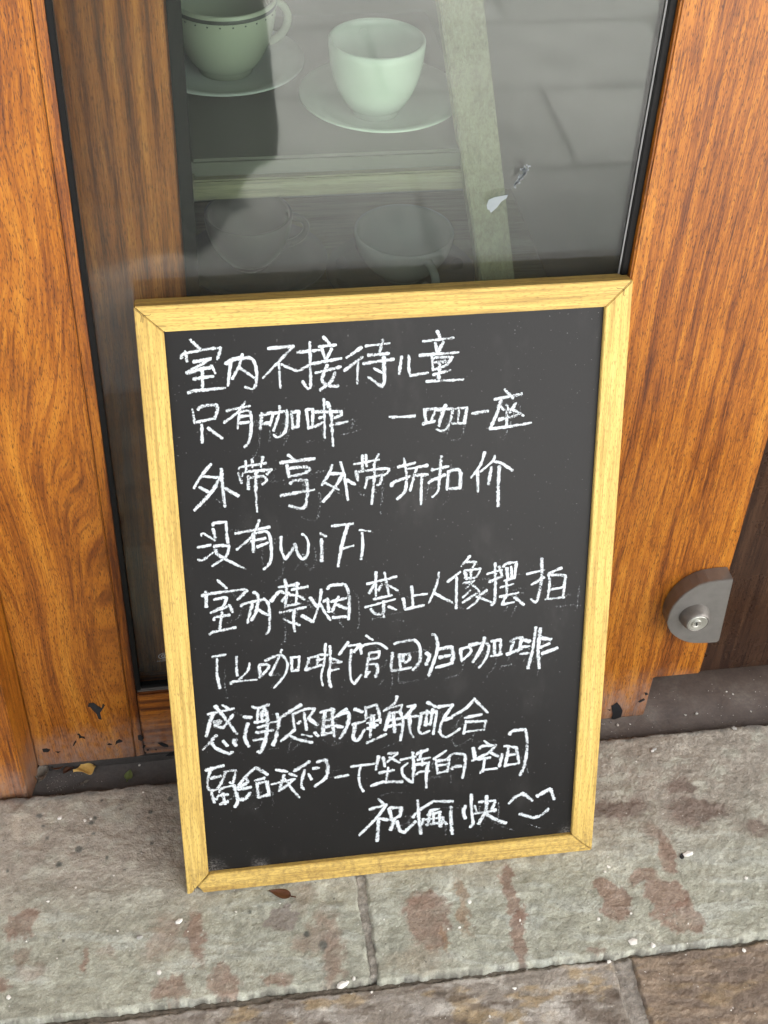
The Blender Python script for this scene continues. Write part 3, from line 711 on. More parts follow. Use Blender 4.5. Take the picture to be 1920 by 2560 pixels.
# corner fastener marks and the open joint at the foot
def ribbon(bm, pts, w_, z):
    pts = [Vector((p[0], p[1], 0)) for p in pts]; pr = None
    for i, p in enumerate(pts):
        t = (pts[min(i+1, len(pts)-1)]-pts[max(i-1, 0)]).normalized(); n = Vector((-t.y, t.x, 0))*w_
        a = bm.verts.new((p.x+n.x, p.y+n.y, z)); b = bm.verts.new((p.x-n.x, p.y-n.y, z))
        if pr: bm.faces.new((pr[0], pr[1], b, a))
        pr = (a, b)
def to_board(px, py, z=0.):
    d = ray(px, py); P0 = BO+nb*z; t = ((P0-CAM)@nb)/(d@nb); p = CAM+d*t-BO
    return (p@ex, p@up)
for crop, lines in (((320, 720, .1808), [[(100, 300), (170, 355), (185, 385), (178, 470)], [(205, 480), (208, 390), (220, 380), (300, 375), (315, 360)], [(390, 525), (530, 525)]]),
                    ((1400, 660, .14467), [[(975, 405), (1000, 425), (1085, 428), (1105, 440), (1098, 540), (1115, 548)], [(1110, 415), (1235, 290)]]),
                    ((430, 2080, .1808), [[(295, 745), (310, 775), (312, 830)]]), ((1340, 2000, .12055), [[(1035, 885), (1030, 985)], [(890, 1010), (1010, 1000)]])):
    for ln in lines:
        bm = bmesh.new(); ribbon(bm, [to_board(crop[0]+x*crop[2], crop[1]+y*crop[2]) for x, y in ln], .00022, .00025)
        bm_obj('joint_mark', bm, m_crack, cb_)

# ---- handwriting, stroke by stroke
WRITING = [
 ((800, 800, .2411), """-1346,205 -1246,300;-1441,395 -1426,360 -1400,342;-1396,325 -1381,430;-1401,345 -1246,315 -1031,285;-1033,285 -1040,330 -1066,405;-1311,435 -1131,395;-1136,397 -1250,470 -1385,548;-1381,550 -1250,510 -1136,492;-1126,470 -1086,550;-1221,525 -1216,700;-1311,610 -1106,580;-1366,750 -1276,730 -986,702
|-976,455 -951,430 -856,400 -726,395 -676,450 -656,560 -671,680 -706,715 -776,695;-926,440 -956,680;-806,355 -836,470 -911,610;-826,500 -686,595
|-536,295 -276,270;-276,270 -446,450 -591,600;-426,450 -411,700;-406,460 -236,530
|-231,335 -6,310;-106,230 -96,690;-96,690 -126,712 -181,635;-211,520 -76,450;35,175 100,250;-10,275 165,258;20,300 50,400;120,295 70,400;-66,450 220,395;-45,545 215,485;75,465 20,620 95,680 190,682;155,545 110,640 0,725
|430,285 275,390;440,385 250,525;395,430 385,660;475,270 720,240;650,205 630,280 615,350;500,365 715,345;450,450 765,405;660,385 668,560 665,640 640,690;640,690 500,590;560,500 650,550
|845,380 820,560;920,370 922,500 935,575;935,578 1120,545
|1215,115 1245,185;1070,220 1385,185;1195,235 1215,330;1280,225 1225,330;1035,365 1435,335;1165,385 1170,520;1165,390 1370,382;1370,382 1300,470 1180,512;1190,440 1310,425;1175,565 1350,520;1240,440 1230,620;1105,635 1485,615"""),
 ((450, 960, .27125), """115,235 135,360;165,235 200,205 335,190;340,192 345,230 320,320;135,355 320,315;200,375 205,540;260,405 390,500
|430,245 645,200;600,165 520,270 405,355;545,265 530,410;545,260 620,245 655,280 655,430 635,530 595,580;550,300 635,290;545,360 635,350
|755,270 740,415;740,290 850,262;860,265 830,380;750,370 830,355;850,270 985,247;985,247 985,370 960,450 900,490 865,465;920,205 905,300 860,430;1025,255 1040,400;1030,260 1092,247;1092,247 1085,395;1035,400 1085,393
|1165,235 1185,410;1165,235 1225,230;1225,230 1220,395;1180,402 1220,395;1325,140 1330,300 1335,495;1355,165 1390,260 1400,380 1410,570;1250,255 1490,252;1490,255 1480,290 1420,310;1285,315 1330,300;1245,390 1330,345;1385,380 1545,345"""),
 ((930, 940, .27125), """165,375 240,378 395,368
|485,320 500,440;480,310 590,300;590,300 545,410;470,440 580,415;590,310 745,300;745,300 725,400 690,480 640,505 595,490;680,265 640,370 615,460;800,290 790,430;765,300 875,290;875,290 850,435;730,435 850,432
|925,345 1070,320
|1225,125 1300,205;1130,215 1380,165;1190,220 1150,350 1090,480;1240,265 1275,335;1325,250 1265,335;1300,310 1395,365;1170,400 1335,360;1240,320 1240,450;1190,280 1215,310;1085,485 1250,465 1465,430"""),
 ((460, 1110, .2592), """260,195 165,310 95,425;165,310 345,325;345,325 260,470 100,640;150,415 250,470;360,240 370,400 395,605;395,425 525,500
|530,240 560,220 790,185;595,165 600,270;655,150 660,225;760,125 740,220;525,280 555,375;560,305 600,268 845,245;845,245 800,290;620,310 620,435;620,325 700,315 770,310 795,350 755,385;700,260 690,400 705,650
|1005,105 1090,170;930,180 1260,140;995,205 1010,320;1010,235 1170,220 1215,245 1150,285 1010,315;1025,380 1060,350 1180,345;1180,345 1190,450 1170,590 1120,620 1015,595;935,495 1255,440
|1430,205 1395,290 1330,395;1415,285 1535,285;1535,285 1440,440 1340,555;1345,365 1490,440;1510,175 1545,300 1580,540;1570,345 1650,390"""),
 ((880, 1110, .2592), """20,195 260,150;100,110 100,240;135,105 140,215;255,100 215,190 215,300 190,580;40,260 60,350;60,265 330,235 350,265 310,300;150,320 125,425;140,330 290,295;290,295 270,380 240,395
|445,220 610,180;500,140 525,300 510,450 435,530;385,405 400,370 560,310;540,240 730,205;620,230 590,340 560,450;610,300 730,295;670,310 665,580
|770,250 930,215;860,120 845,300 830,450 775,510;740,375 770,350 900,295;930,260 915,440;925,265 1000,245 1045,270 1040,430;930,430 1020,425
|1280,80 1240,200 1150,325;1210,260 1215,460;1375,115 1360,160 1240,265;1370,165 1450,190 1550,255;1345,225 1315,390;1420,215 1410,400 1410,600"""),
 ((470, 1280, .2893), """115,205 130,185 235,245;85,305 195,285;90,410 130,415 215,350;215,115 225,95 330,85;330,85 335,200 345,265;215,145 235,220;225,300 260,288 355,290;355,290 330,380 210,465;235,325 260,370 370,430 495,490
|410,185 705,130;615,70 560,200 420,325;565,185 565,345;570,185 680,170 715,250 715,420 655,495;545,250 670,225;600,300 690,265
|805,215 805,320 840,405;840,405 900,330 925,275;925,275 945,350 985,405 1030,370 1040,270 1015,210 985,190
|1145,185 1195,210;1155,235 1155,330 1155,425
|1245,120 1425,100;1380,105 1330,290 1295,470;1335,315 1430,290
|1485,155 1575,165;1505,180 1510,300 1495,410"""),
 ((490, 1400, .24714), """220,205 310,285;100,320 105,475;65,365 110,345 490,295;515,305 420,400;185,400 300,375;310,380 270,470 150,530;150,530 340,460;340,458 370,525;265,530 240,695;180,605 200,575 340,555;140,750 160,730 400,680
|580,330 610,335 630,400 600,540 560,610;460,465 480,445 690,395;690,395 730,440 745,560 740,700 710,745;570,440 545,530 520,635;630,500 730,560
|760,415 840,322 900,335;840,275 960,255;900,200 915,330 900,480;870,415 940,330;960,256 1040,240;1020,230 1020,330 1010,440;970,300 1130,265;950,350 1030,360 1095,400;910,465 1045,440;850,530 1110,475;995,500 985,620 1000,720;890,595 970,635;1010,640 1045,660
|1155,380 1225,475;1265,300 1250,430 1185,625;1185,625 1070,560;1260,450 1310,540 1360,605;1330,290 1370,255 1500,245;1510,248 1545,330 1550,500 1540,600;1290,420 1330,390;1330,390 1345,525;1370,420 1530,380;1440,370 1375,520;1430,450 1520,490;1385,580 1520,570"""),
 ((880, 1380, .33153), """115,240 335,185;180,150 180,330;245,155 280,330;170,240 130,310;255,240 345,290;225,240 200,290;165,355 300,325;100,415 325,355;240,370 240,490;140,430 180,465 230,465;275,410 335,435
|450,260 460,410;455,330 565,315;385,350 400,430;400,430 545,400
|655,155 640,240 580,385;620,310 755,380
|815,150 720,225;790,190 785,425;890,30 825,105;870,75 935,75;935,75 890,150;850,140 970,125;970,125 930,190 850,192;850,145 865,205;900,140 895,200;840,235 920,215;920,215 860,270;900,240 960,300 940,370 870,425;890,290 835,340;940,310 835,380;1015,285 950,330;940,335 1050,375
|1020,165 1130,135;1080,85 1080,250 1075,370 1050,400;1035,225 1135,180;1110,110 1130,180;1140,110 1170,85 1240,75;1240,75 1225,195;1165,120 1175,200;1200,110 1205,200;1150,215 1225,195;1120,265 1215,240;1165,225 1165,320;1115,335 1255,305;1165,320 1130,395;1130,395 1220,375;1225,340 1295,395
|1320,165 1450,135;1430,50 1430,200 1400,350 1380,380;1380,380 1350,355;1355,245 1450,190;1580,120 1480,160;1480,165 1490,230 1475,350;1490,170 1610,175;1610,175 1600,260 1590,345;1505,280 1590,265;1460,355 1600,340"""),
 ((510, 1570, .27125), """80,265 200,245;120,285 120,430 145,555
|300,265 300,380 310,440;420,325 400,400 320,475;250,515 270,495 485,475
|510,345 515,455;510,340 580,335 592,370 510,455;565,300 690,250 740,270 770,340 740,440 645,550;715,200 690,270 610,435;805,270 810,395;800,270 880,265;880,265 870,385;810,395 870,385
|970,285 935,390;960,275 1050,260;1050,260 1040,350;940,385 1080,340;1055,245 1140,245;1050,295 1100,282;1120,145 1110,300 1080,440 1095,530;1160,165 1165,300 1150,440 1170,545;1160,275 1265,312;1265,312 1170,322;1170,390 1240,375
|1330,130 1245,245;1330,165 1440,150;1440,150 1380,220;1360,200 1345,330 1355,470 1385,515;1385,515 1450,430;1495,70 1555,110;1450,235 1460,165 1600,140 1690,190;1520,240 1490,450;1520,230 1620,215;1620,215 1600,270 1510,290;1500,330 1590,330;1590,330 1600,380 1580,450;1490,440 1530,400"""),
 ((940, 1540, .2833), """165,245 200,230 340,210;340,210 385,270 385,400 325,475;145,325 135,460 160,480 310,455;205,340 215,450;210,340 295,335;295,335 295,380 255,410;240,345 235,400
|445,325 470,360 440,430;500,160 530,180 545,280 510,400 465,525;565,290 665,270;670,272 680,340 670,415;670,415 530,455;560,365 650,345
|745,290 755,400;750,290 820,275 835,320 760,390;825,260 950,235 995,270 970,370 910,455;960,190 930,280 855,405;1020,220 1100,210;1045,220 1045,340;1100,210 1095,330;1015,350 1110,335
|1190,225 1225,200 1290,190;1290,190 1260,300;1215,225 1185,310;1155,335 1285,290;1285,205 1360,225;1290,275 1355,265;1275,335 1345,325;1410,100 1380,300 1340,460;1450,110 1430,300 1440,460;1460,195 1545,205;1450,275 1530,240;1465,330 1600,280"""),
 ((490, 1730, .23508), """130,235 400,175;205,150 310,280 435,445;285,140 360,190;180,235 150,320 110,470;190,320 265,310 200,352;200,355 290,380;290,380 395,240;215,460 75,610;160,530 220,600 360,655 380,635;290,520 335,570;430,505 400,520 425,570
|510,265 590,270;550,335 520,480 560,580;600,155 660,170 775,135;660,180 650,330;720,160 755,250 750,450 690,640 660,630;670,240 740,240;625,320 770,300;660,375 750,350;640,430 820,405;615,510 720,495;705,200 700,300;860,230 880,320 850,480 820,565;770,330 890,300
|1115,135 900,270;1030,235 1050,400;1050,400 905,520;1030,235 1170,180 1265,180;1265,180 1195,275;1195,275 1290,350;1150,225 1175,400;1085,330 1110,310;1000,460 1080,500 1235,535;1130,450 1230,470;1260,430 1300,465
|1325,215 1460,180;1370,200 1350,450;1460,185 1450,300 1470,470;1370,300 1440,290;1360,370 1430,360;1340,455 1440,430;1600,180 1470,270;1500,250 1600,215 1630,260 1590,400 1530,490;1480,360 1560,370"""),
 ((850, 1720, .23508), """155,225 240,255;135,390 265,350;165,390 140,500 160,555 200,545 260,440;275,200 275,330;280,210 390,175;390,178 410,250 430,370;290,310 370,290;290,370 410,340;330,290 320,520;290,430 400,390;355,310 365,420;285,580 490,490
|605,90 580,160 465,245;510,215 660,180;660,182 640,240;530,260 480,450;520,270 640,250;640,250 670,380 640,555;520,340 650,320;500,410 650,380;570,260 580,470;720,195 800,180;800,182 700,300;680,310 830,295;740,290 745,450 780,520
|860,270 850,370 835,440 870,485 950,455;870,270 1030,250;1030,252 1010,370 990,490;925,240 910,400;985,225 960,390;900,390 960,380;930,150 1020,200;1045,200 1200,175;1200,178 1100,320;1090,340 1060,440 1080,495 1140,515 1275,430;1090,345 1190,310
|1435,115 1330,220 1190,300;1450,140 1570,260;1330,315 1505,280;1340,350 1315,485;1345,360 1550,350;1550,350 1530,440;1530,440 1320,465"""),
 ((500, 1870, .2411), """60,230 245,180;105,235 80,340 90,420 140,440 200,400 270,240;115,315 215,290;255,240 370,230;372,232 340,360 310,355;200,455 220,420 350,385;350,385 385,500 390,560 360,610;120,460 150,565;170,530 200,490 290,480;240,470 260,580;210,580 290,550
|580,200 480,290 390,410;470,300 495,345;400,430 530,405;420,400 500,350;420,530 470,525 520,460;590,205 700,275;570,335 670,310;590,360 605,510;600,365 690,345;690,345 720,490;610,510 720,480
|790,225 905,245;745,375 980,320;870,280 850,350 820,445;820,440 930,370;880,320 960,430 1030,510;930,265 1000,290;980,320 880,400
|1135,140 975,240;1085,230 1050,370 1075,430;1125,270 1155,325;1175,210 1235,205;1215,145 1305,120;1305,120 1325,200 1300,310 1190,395
|1405,305 1540,280"""),
 ((880, 1800, .2833), """-5,410 200,385;80,395 60,480 70,570 100,630
|235,320 210,440;275,330 290,410;320,295 400,290;400,292 310,370;330,330 420,375;240,465 370,440;320,420 300,540;170,580 280,545 445,545
|430,350 560,325;535,285 545,420 535,550;535,550 460,500 440,430 490,380;570,300 670,260;610,270 600,340;580,350 690,330;570,390 680,375;565,480 600,455 680,450;670,380 655,490 655,595;620,340 620,400
|830,270 720,345;740,350 755,470;755,470 835,450;750,360 860,345;860,347 840,455;760,400 840,390;850,330 900,295 990,300;995,305 1000,370 975,510;880,430 900,410 965,405
|1170,185 1230,230;1070,245 1085,345;1125,250 1150,230 1270,220;1270,222 1200,290 1060,360;1210,280 1290,320;1115,345 1220,330;1170,340 1155,455;1130,465 1160,440 1280,425
|1325,300 1300,410;1345,230 1385,230;1385,230 1350,410;1385,235 1450,240;1450,240 1475,380;1370,310 1440,300;1350,400 1470,380;1390,125 1420,95 1530,80;1530,80 1545,220 1520,400 1480,485"""),
 ((870, 1950, .33153), """230,145 270,180;165,220 290,185;290,185 210,290 85,415;230,300 220,460;235,290 300,300;310,215 330,290;315,210 405,205;405,205 390,270;390,270 320,300;350,290 320,375;370,310 390,375 420,395;420,395 510,310
|525,155 535,290 550,405;490,280 510,250;545,220 650,155;650,160 790,160;620,230 690,215;600,260 700,240;565,300 720,280;720,280 700,350;590,335 700,320;620,240 600,340;690,250 690,350;555,330 570,290;720,310 745,330;775,200 775,290 785,405;640,230 650,330
|885,195 870,240 885,290;930,110 930,200 945,330;945,330 920,355;955,195 970,240;990,165 1110,155;1110,158 1085,220;1045,120 1040,220 985,330;960,250 1115,225;1040,255 1110,295 1190,325
|1215,175 1260,130 1320,100;1320,102 1390,155;1425,120 1525,65;1525,67 1555,145;1295,255 1400,285;1400,285 1460,260 1510,215"""),
]
def chalk_mat(name, solid):
    s = NT(name)
    v = s.coord(); at = s.n('UVMap'); sp = s.n('SeparateXYZ'); s.l(at.outputs[0], sp.inputs[0])
    e = s.math('ABSOLUTE', s.math('SUBTRACT', s.math('MULTIPLY', sp.outputs['Y'], 2.), 1.))
    edge = s.math('POWER', e, 2.5)
    g1 = s.noise(v, 820, 3, .75); g2 = s.noise(v, 330, 2, .5)
    t = s.math('ADD', s.math('MULTIPLY', g1, .82), s.math('MULTIPLY', g2, .18))
    if solid:
        th = s.math('SUBTRACT', s.math('ADD', .445, s.math('MULTIPLY', s.noise(v, 75, 2), .34)), s.math('MULTIPLY', edge, .22))
        al = smooth01(s, s.math('SUBTRACT', th, t), -.05, .10)
        al = s.math('MULTIPLY', al, .97)
    else:
        th = s.math("SUBTRACT", .435, s.math('MULTIPLY', edge, .06))
        al = s.math('MULTIPLY', smooth01(s, s.math('SUBTRACT', th, t), -.02, .06), .75)
    c = s.mix(g2, (.50, .555, .58), (.68, .70, .70))
    return s.set(Base_Color=c, Roughness=.95, Specular_IOR_Level=.1, Alpha=al)
m_chalk = chalk_mat('chalk', True); m_ghost = chalk_mat('wiped_chalk', False)
def smooth_poly(pts, step):
    P = [np.array(p) for p in pts]; out_ = [P[0]]
    for i in range(len(P)-1):
        p0 = P[max(i-1, 0)]; p1 = P[i]; p2 = P[i+1]; p3 = P[min(i+2, len(P)-1)]
        n = max(2, int(np.linalg.norm(p2-p1)/step))
        for k in range(1, n+1):
            t = k/n
            out_.append(.5*((2*p1)+(-p0+p2)*t+(2*p0-5*p1+4*p2-p3)*t*t+(-p0+3*p1-3*p2+p3)*t**3))
    return out_
rw = random.Random(11)
def stroke_mesh(V, Fc, UV, pts, z, w_):
    """pts in board metres; a ribbon with uneven width and blunt chalk ends"""
    P = smooth_poly(pts, .0010); n = len(P); base = len(V); sd_ = rw.random()*99
    L = 0
    d0 = P[1]-P[0]; d0 = d0/(np.linalg.norm(d0)+1e-9); d1 = P[-1]-P[-2]; d1 = d1/(np.linalg.norm(d1)+1e-9)
    P = [P[0]-d0*w_*.55]+P+[P[-1]+d1*w_*.45]; n = len(P)
    w0, w1 = .75+.55*rw.random(), .65+.5*rw.random()
    for i in range(n):
        t = P[min(i+1, n-1)]-P[max(i-1, 0)]; t = t/(np.linalg.norm(t)+1e-9); nx_, ny_ = -t[1], t[0]
        k = w0+(w1-w0)*i/(n-1)+.34*mnoise.noise((sd_, i*.35, 0))
        if i in (0, n-1): k *= .62
        a = w_*k*(1+.16*(rw.random()-.5)); b = w_*k*(1+.16*(rw.random()-.5))
        V.append((P[i][0]+nx_*a, P[i][1]+ny_*a, z)); V.append((P[i][0]-nx_*b, P[i][1]-ny_*b, z))
        UV.append((i/(n-1), 0.)); UV.append((i/(n-1), 1.))
        if i: Fc.append((base+2*i-2, base+2*i-1, base+2*i+1, base+2*i))
def ribbon_obj(name, V, Fc, UV, mat, parent):
    o = pydata(name, V, Fc, mat, parent); uv = o.data.uv_layers.new(name='UVMap')
    for lp in o.data.loops: uv.data[lp.index].uv = UV[lp.vertex_index]
    return o
WID = {(490, 1730): .0021, (850, 1720): .0020, (500, 1870): .0020, (880, 1800): .0019, (870, 1950): .0021, (940, 1540): .0020, (490, 1400): .0018}   # the lower lines are written more heavily
GV, GF, GU = [], [], []; gi = 0; ci = 0
for crop, txt in WRITING:
    for ch in txt.split('|'):
        V, Fc, UV = [], [], []; ci += 1
        for si, st in enumerate(ch.strip().split(';')):
            if not st.strip(): continue
            raw = [tuple(float(a) for a in q_.split(',')) for q_ in st.split()]
            pts = [to_board(crop[0]+x*crop[2], crop[1]+y*crop[2], PZ) for x, y in raw]
            z = PZ+.00008+.00003*si+.00002*(ci % 2)
            stroke_mesh(V, Fc, UV, pts, z, WID.get((crop[0], crop[1]), .00168))
            if rw.random() < .33 and ci > 8:                 # older writing, wiped away but still showing as specks
                dx, dy = .006+.008*rw.random(), -.008-.006*rw.random()
                gi += 1; stroke_mesh(GV, GF, GU, [(a+dx, b+dy) for a, b in pts], PZ+.00003+.00000025*gi, .0012)
        ribbon_obj('chalk_character', V, Fc, UV, m_chalk, pn)
tag(ribbon_obj('wiped_chalk_traces', GV, GF, GU, m_ghost, pn), kind='stuff')

# ------------------------------------------------------------------ small litter
def leaf(name, c, length, width, ang, mat, label, cat='leaf', curl=.15, z=.0012, tip=1.6, stem=True, group=None, wav=0., lift=.0):
    n, m = 12, 6; V = []; Fc = []
    for i in range(n+1):
        t = i/n; wd = width*.5*(math.sin(math.pi*min(1, t**(1/tip)*1.0)))**.9 if 0 < t < 1 else .0002
        for j in range(m+1):
            s_ = j/m*2-1
            x = (t-.5)*length; y = s_*wd; zz = curl*width*(s_*s_)*.8+lift*t*t*length+wav*width*math.sin(t*9+s_*2)
            V.append((x, y, zz))
    for i in range(n):
        for j in range(m):
            a = i*(m+1)+j; Fc.append((a, a+1, a+m+2, a+m+1))
    k = len(V)
    if stem:
        for i in range(4):
            x = -length*.5-length*.07*i
            V += [(x, -.0005, .0003+.0002*i), (x, .0005, .0003+.0002*i), (x, 0, .001+.0002*i)]
        for i in range(3):
            for j in range(3): Fc.append((k+i*3+j, k+i*3+(j+1) % 3, k+i*3+3+(j+1) % 3, k+i*3+3+j))
    Mx = Matrix.Translation(Vector((c[0], c[1], c[2]+z))) @ Matrix.Rotation(ang, 4, 'Z')
    o = pydata(name, [Mx @ Vector(v) for v in V], Fc, mat, None, True)
    so = o.modifiers.new('thick', 'SOLIDIFY'); so.thickness = .0003
    tag(o, label, cat, group); return o
leaf('fallen_leaf', un(700, 2236, Z=0), .0225, .0105, math.pi+R(-22), m_leafb, 'dark brown pointed leaf lying before the bottom frame rail')
leaf('fallen_leaf', un(152, 1918, Z=SZ), .020, .013, R(20), m_leaft, 'reddish tan dead leaf on the sill beside the yellow petal', z=.0035, stem=False, curl=.3)
leaf('fallen_leaf', un(176, 1925, Z=SZ), .018, .007, R(40), m_leafb, 'narrow brown leaf tucked under the yellow petal', z=.0025, stem=False, curl=.4)
leaf('fallen_petal', un(212, 1930, Z=SZ), .023, .019, R(14), m_yellow, 'yellow fan-shaped petal on the dark sill', 'petal', tip=.62, stem=False, z=.006, curl=.12, wav=.10, lift=-.12)
leaf('withered_leaf', un(110, 1943, Z=SZ), .021, .014, R(62), m_leafg, 'curled grey withered leaf in the corner by the jamb', z=.004, stem=False, curl=.6, wav=.18)
leaf('withered_leaf', un(104, 1912, Z=SZ), .020, .006, R(12), m_leafg, 'thin pale withered leaf against the foot of the left stile', z=.006, stem=False, curl=.8)
leaf('plant_scrap', un(323, 1942, Z=SZ), .013, .009, R(75), m_green, 'small green leaf scrap on the sill under the bottom rail', z=.003, stem=True, curl=.2)
leaf('husk', un(1704, 2142, Z=0), .0075, .0045, R(70), m_blackpaint, 'black scrap touching the long white chip', 'debris', stem=False)
leaf('husk', un(214, 1960, Z=SZ), .011, .0028, R(25), m_leafg, 'pale curled husk at the edge of the sill', 'debris', stem=False, curl=.9, z=.002, wav=.3)

def chip_mesh(seed, flat=.45):
    rr = random.Random(seed); bm = bmesh.new(); bmesh.ops.create_icosphere(bm, subdivisions=1, radius=.5)
    for v in bm.verts:
        v.co *= .75+.5*rr.random(); v.co.z *= flat
    me = bpy.data.meshes.new('chip'); bm.to_mesh(me); bm.free(); me.materials.append(m_chip); return me
CH = [chip_mesh(s_) for s_ in range(6)]
chips = [(149, 2046, 17), (227, 2048, 9), (190, 2220, 8), (120, 2255, 10), (590, 2281, 8), (448, 2304, 20), (398, 2432, 16), (884, 2448, 14), (868, 2456, 11), (294, 2328, 7), (143, 2397, 5), (22, 2494, 12), (66, 2355, 6),
         (213, 2052, 12), (285, 2190, 6), (1521, 2168, 12), (1512, 2180, 9), (1300, 2302, 9), (1174, 2256, 13), (1149, 2320, 10), (1496, 2299, 12), (1632, 2365, 17), (1524, 2399, 14), (1862, 2370, 12), (1865, 2197, 12), (1847, 2274, 8), (1432, 2207, 5), (1287, 2465, 13), (1528, 1896, 8), (1630, 1878, 10),
         (1577, 2285, 8), (1441, 2320, 6), (1452, 2322, 6), (1120, 2323, 6), (930, 2475, 8), (1720, 2310, 6), (1590, 1905, 6), (358, 1982, 7), (470, 2330, 5), (700, 2170+90, 6), (1830, 2520, 5), (1225, 2535, 8), (960, 2300, 6), (1390, 2380, 7)]
for i, (x, y, q_) in enumerate(chips):
    p = un(x, y, Z=0); o = bpy.data.objects.new('white_chip', CH[i % 6]); COL.objects.link(o)
    zz = 0.0009 if p[1] > -.302 else -.0042
    q2 = q_/F*1.2
    o.location = (p[0], p[1], zz); o.scale = (q2, q2*(.65+.5*random.random()), q2*.8); o.rotation_euler = (0, 0, random.random()*6)
    w_ = 'brown slate course below the seam' if p[1] < -.302 else ('slate slab beside the lock end of the door' if p[0] > .022 else 'slate slab beside the jamb end of the door')
    tag(o, 'small white chip on the '+w_, 'chip', 'white chips on the '+w_)
for (x, y, q_, e, lab) in ((1718, 2137, 30, .5, 'long cream chip lying beside a black scrap'), (1582, 2355, 24, .8, 'large angular white chip above the brown slab joint'), (855, 2463, 27, .7, 'large white chip on the seam below the mortar joint')):
    p = un(x, y, Z=0); o = bpy.data.objects.new('white_chip', CH[int(x) % 6]); COL.objects.link(o)
    q2 = q_/F*1.5; o.location = (p[0], p[1], .001); o.scale = (q2, q2*e, q2*.6); o.rotation_euler = (0, 0, .3); tag(o, lab, 'chip')
for i, (x, y, q_) in enumerate([(1741, 1786, 9), (1713, 1789, 7), (1816, 1731, 6), (1832, 1737, 6), (1544, 1814, 9), (1877, 1780, 6), (349, 1915, 8), (1575, 1812, 5)]):
    p = un(x, y, Z=SZ); o = bpy.data.objects.new('white_chip', CH[(i+2) % 6]); COL.objects.link(o)
    q2 = q_/F*1.5; o.location = (p[0], p[1], SZ+.0012); o.scale = (q2, q2*.8, q2*.7); o.rotation_euler = (0, 0, random.random()*6)
    tag(o, 'small white chip lying on the dark sill', 'chip', 'white chips on the sill')
for i, (x, y, q_, lab) in enumerate([(348, 2343, 15, 'small grey pebble on the left slab'), (1834, 1822, 15, 'pale grey pebble at the sill edge'), (1634, 1874, 14, 'cream pebble near the sill on the right slab')]):
    p = un(x, y, Z=0); me = CH[(i+1) % 6].copy(); me.materials.clear(); me.materials.append(m_pebble); o = bpy.data.objects.new('pebble', me); COL.objects.link(o)
    q2 = q_/F*1.5; o.location = (p[0], p[1], .0012); o.scale = (q2, q2*.85, q2*.8); tag(o, lab, 'pebble')
# loose grit nobody could count
bm = bmesh.new(); rg = random.Random(5)
def grain(bm, p, r_):
    m = bmesh.ops.create_icosphere(bm, subdivisions=1, radius=r_, matrix=Matrix.Translation(p) @ Matrix.Diagonal((1, .6+.6*rg.random(), .6, 1)) @ Matrix.Rotation(rg.random()*6, 4, 'Z'))
for i in range(420):
    x, y = rg.uniform(-.36, .52), rg.uniform(-.39, -.056)
    grain(bm, Vector((x, y, .0006 if y > -.303 else -.0065)), .0003+.0006*rg.random()**2)
for i in range(90):
    x = -.285+abs(rg.gauss(0, .022)); grain(bm, Vector((x, rg.uniform(-.047, DY-.002), SZ+.0008)), .0002+.0005*rg.random()**2)
for i in range(120):
    grain(bm, Vector((rg.uniform(.25, .6), rg.uniform(-.047, .03), SZ+.0008)), .0003+.0005*rg.random()**2)
o = bm_obj('grit', bm, plain('pale_grit', (.42, .40, .36), .9, var=.4, scale=200), None); tag(o, 'pale loose grit strewn over the slate and sill', 'grit', kind='stuff')

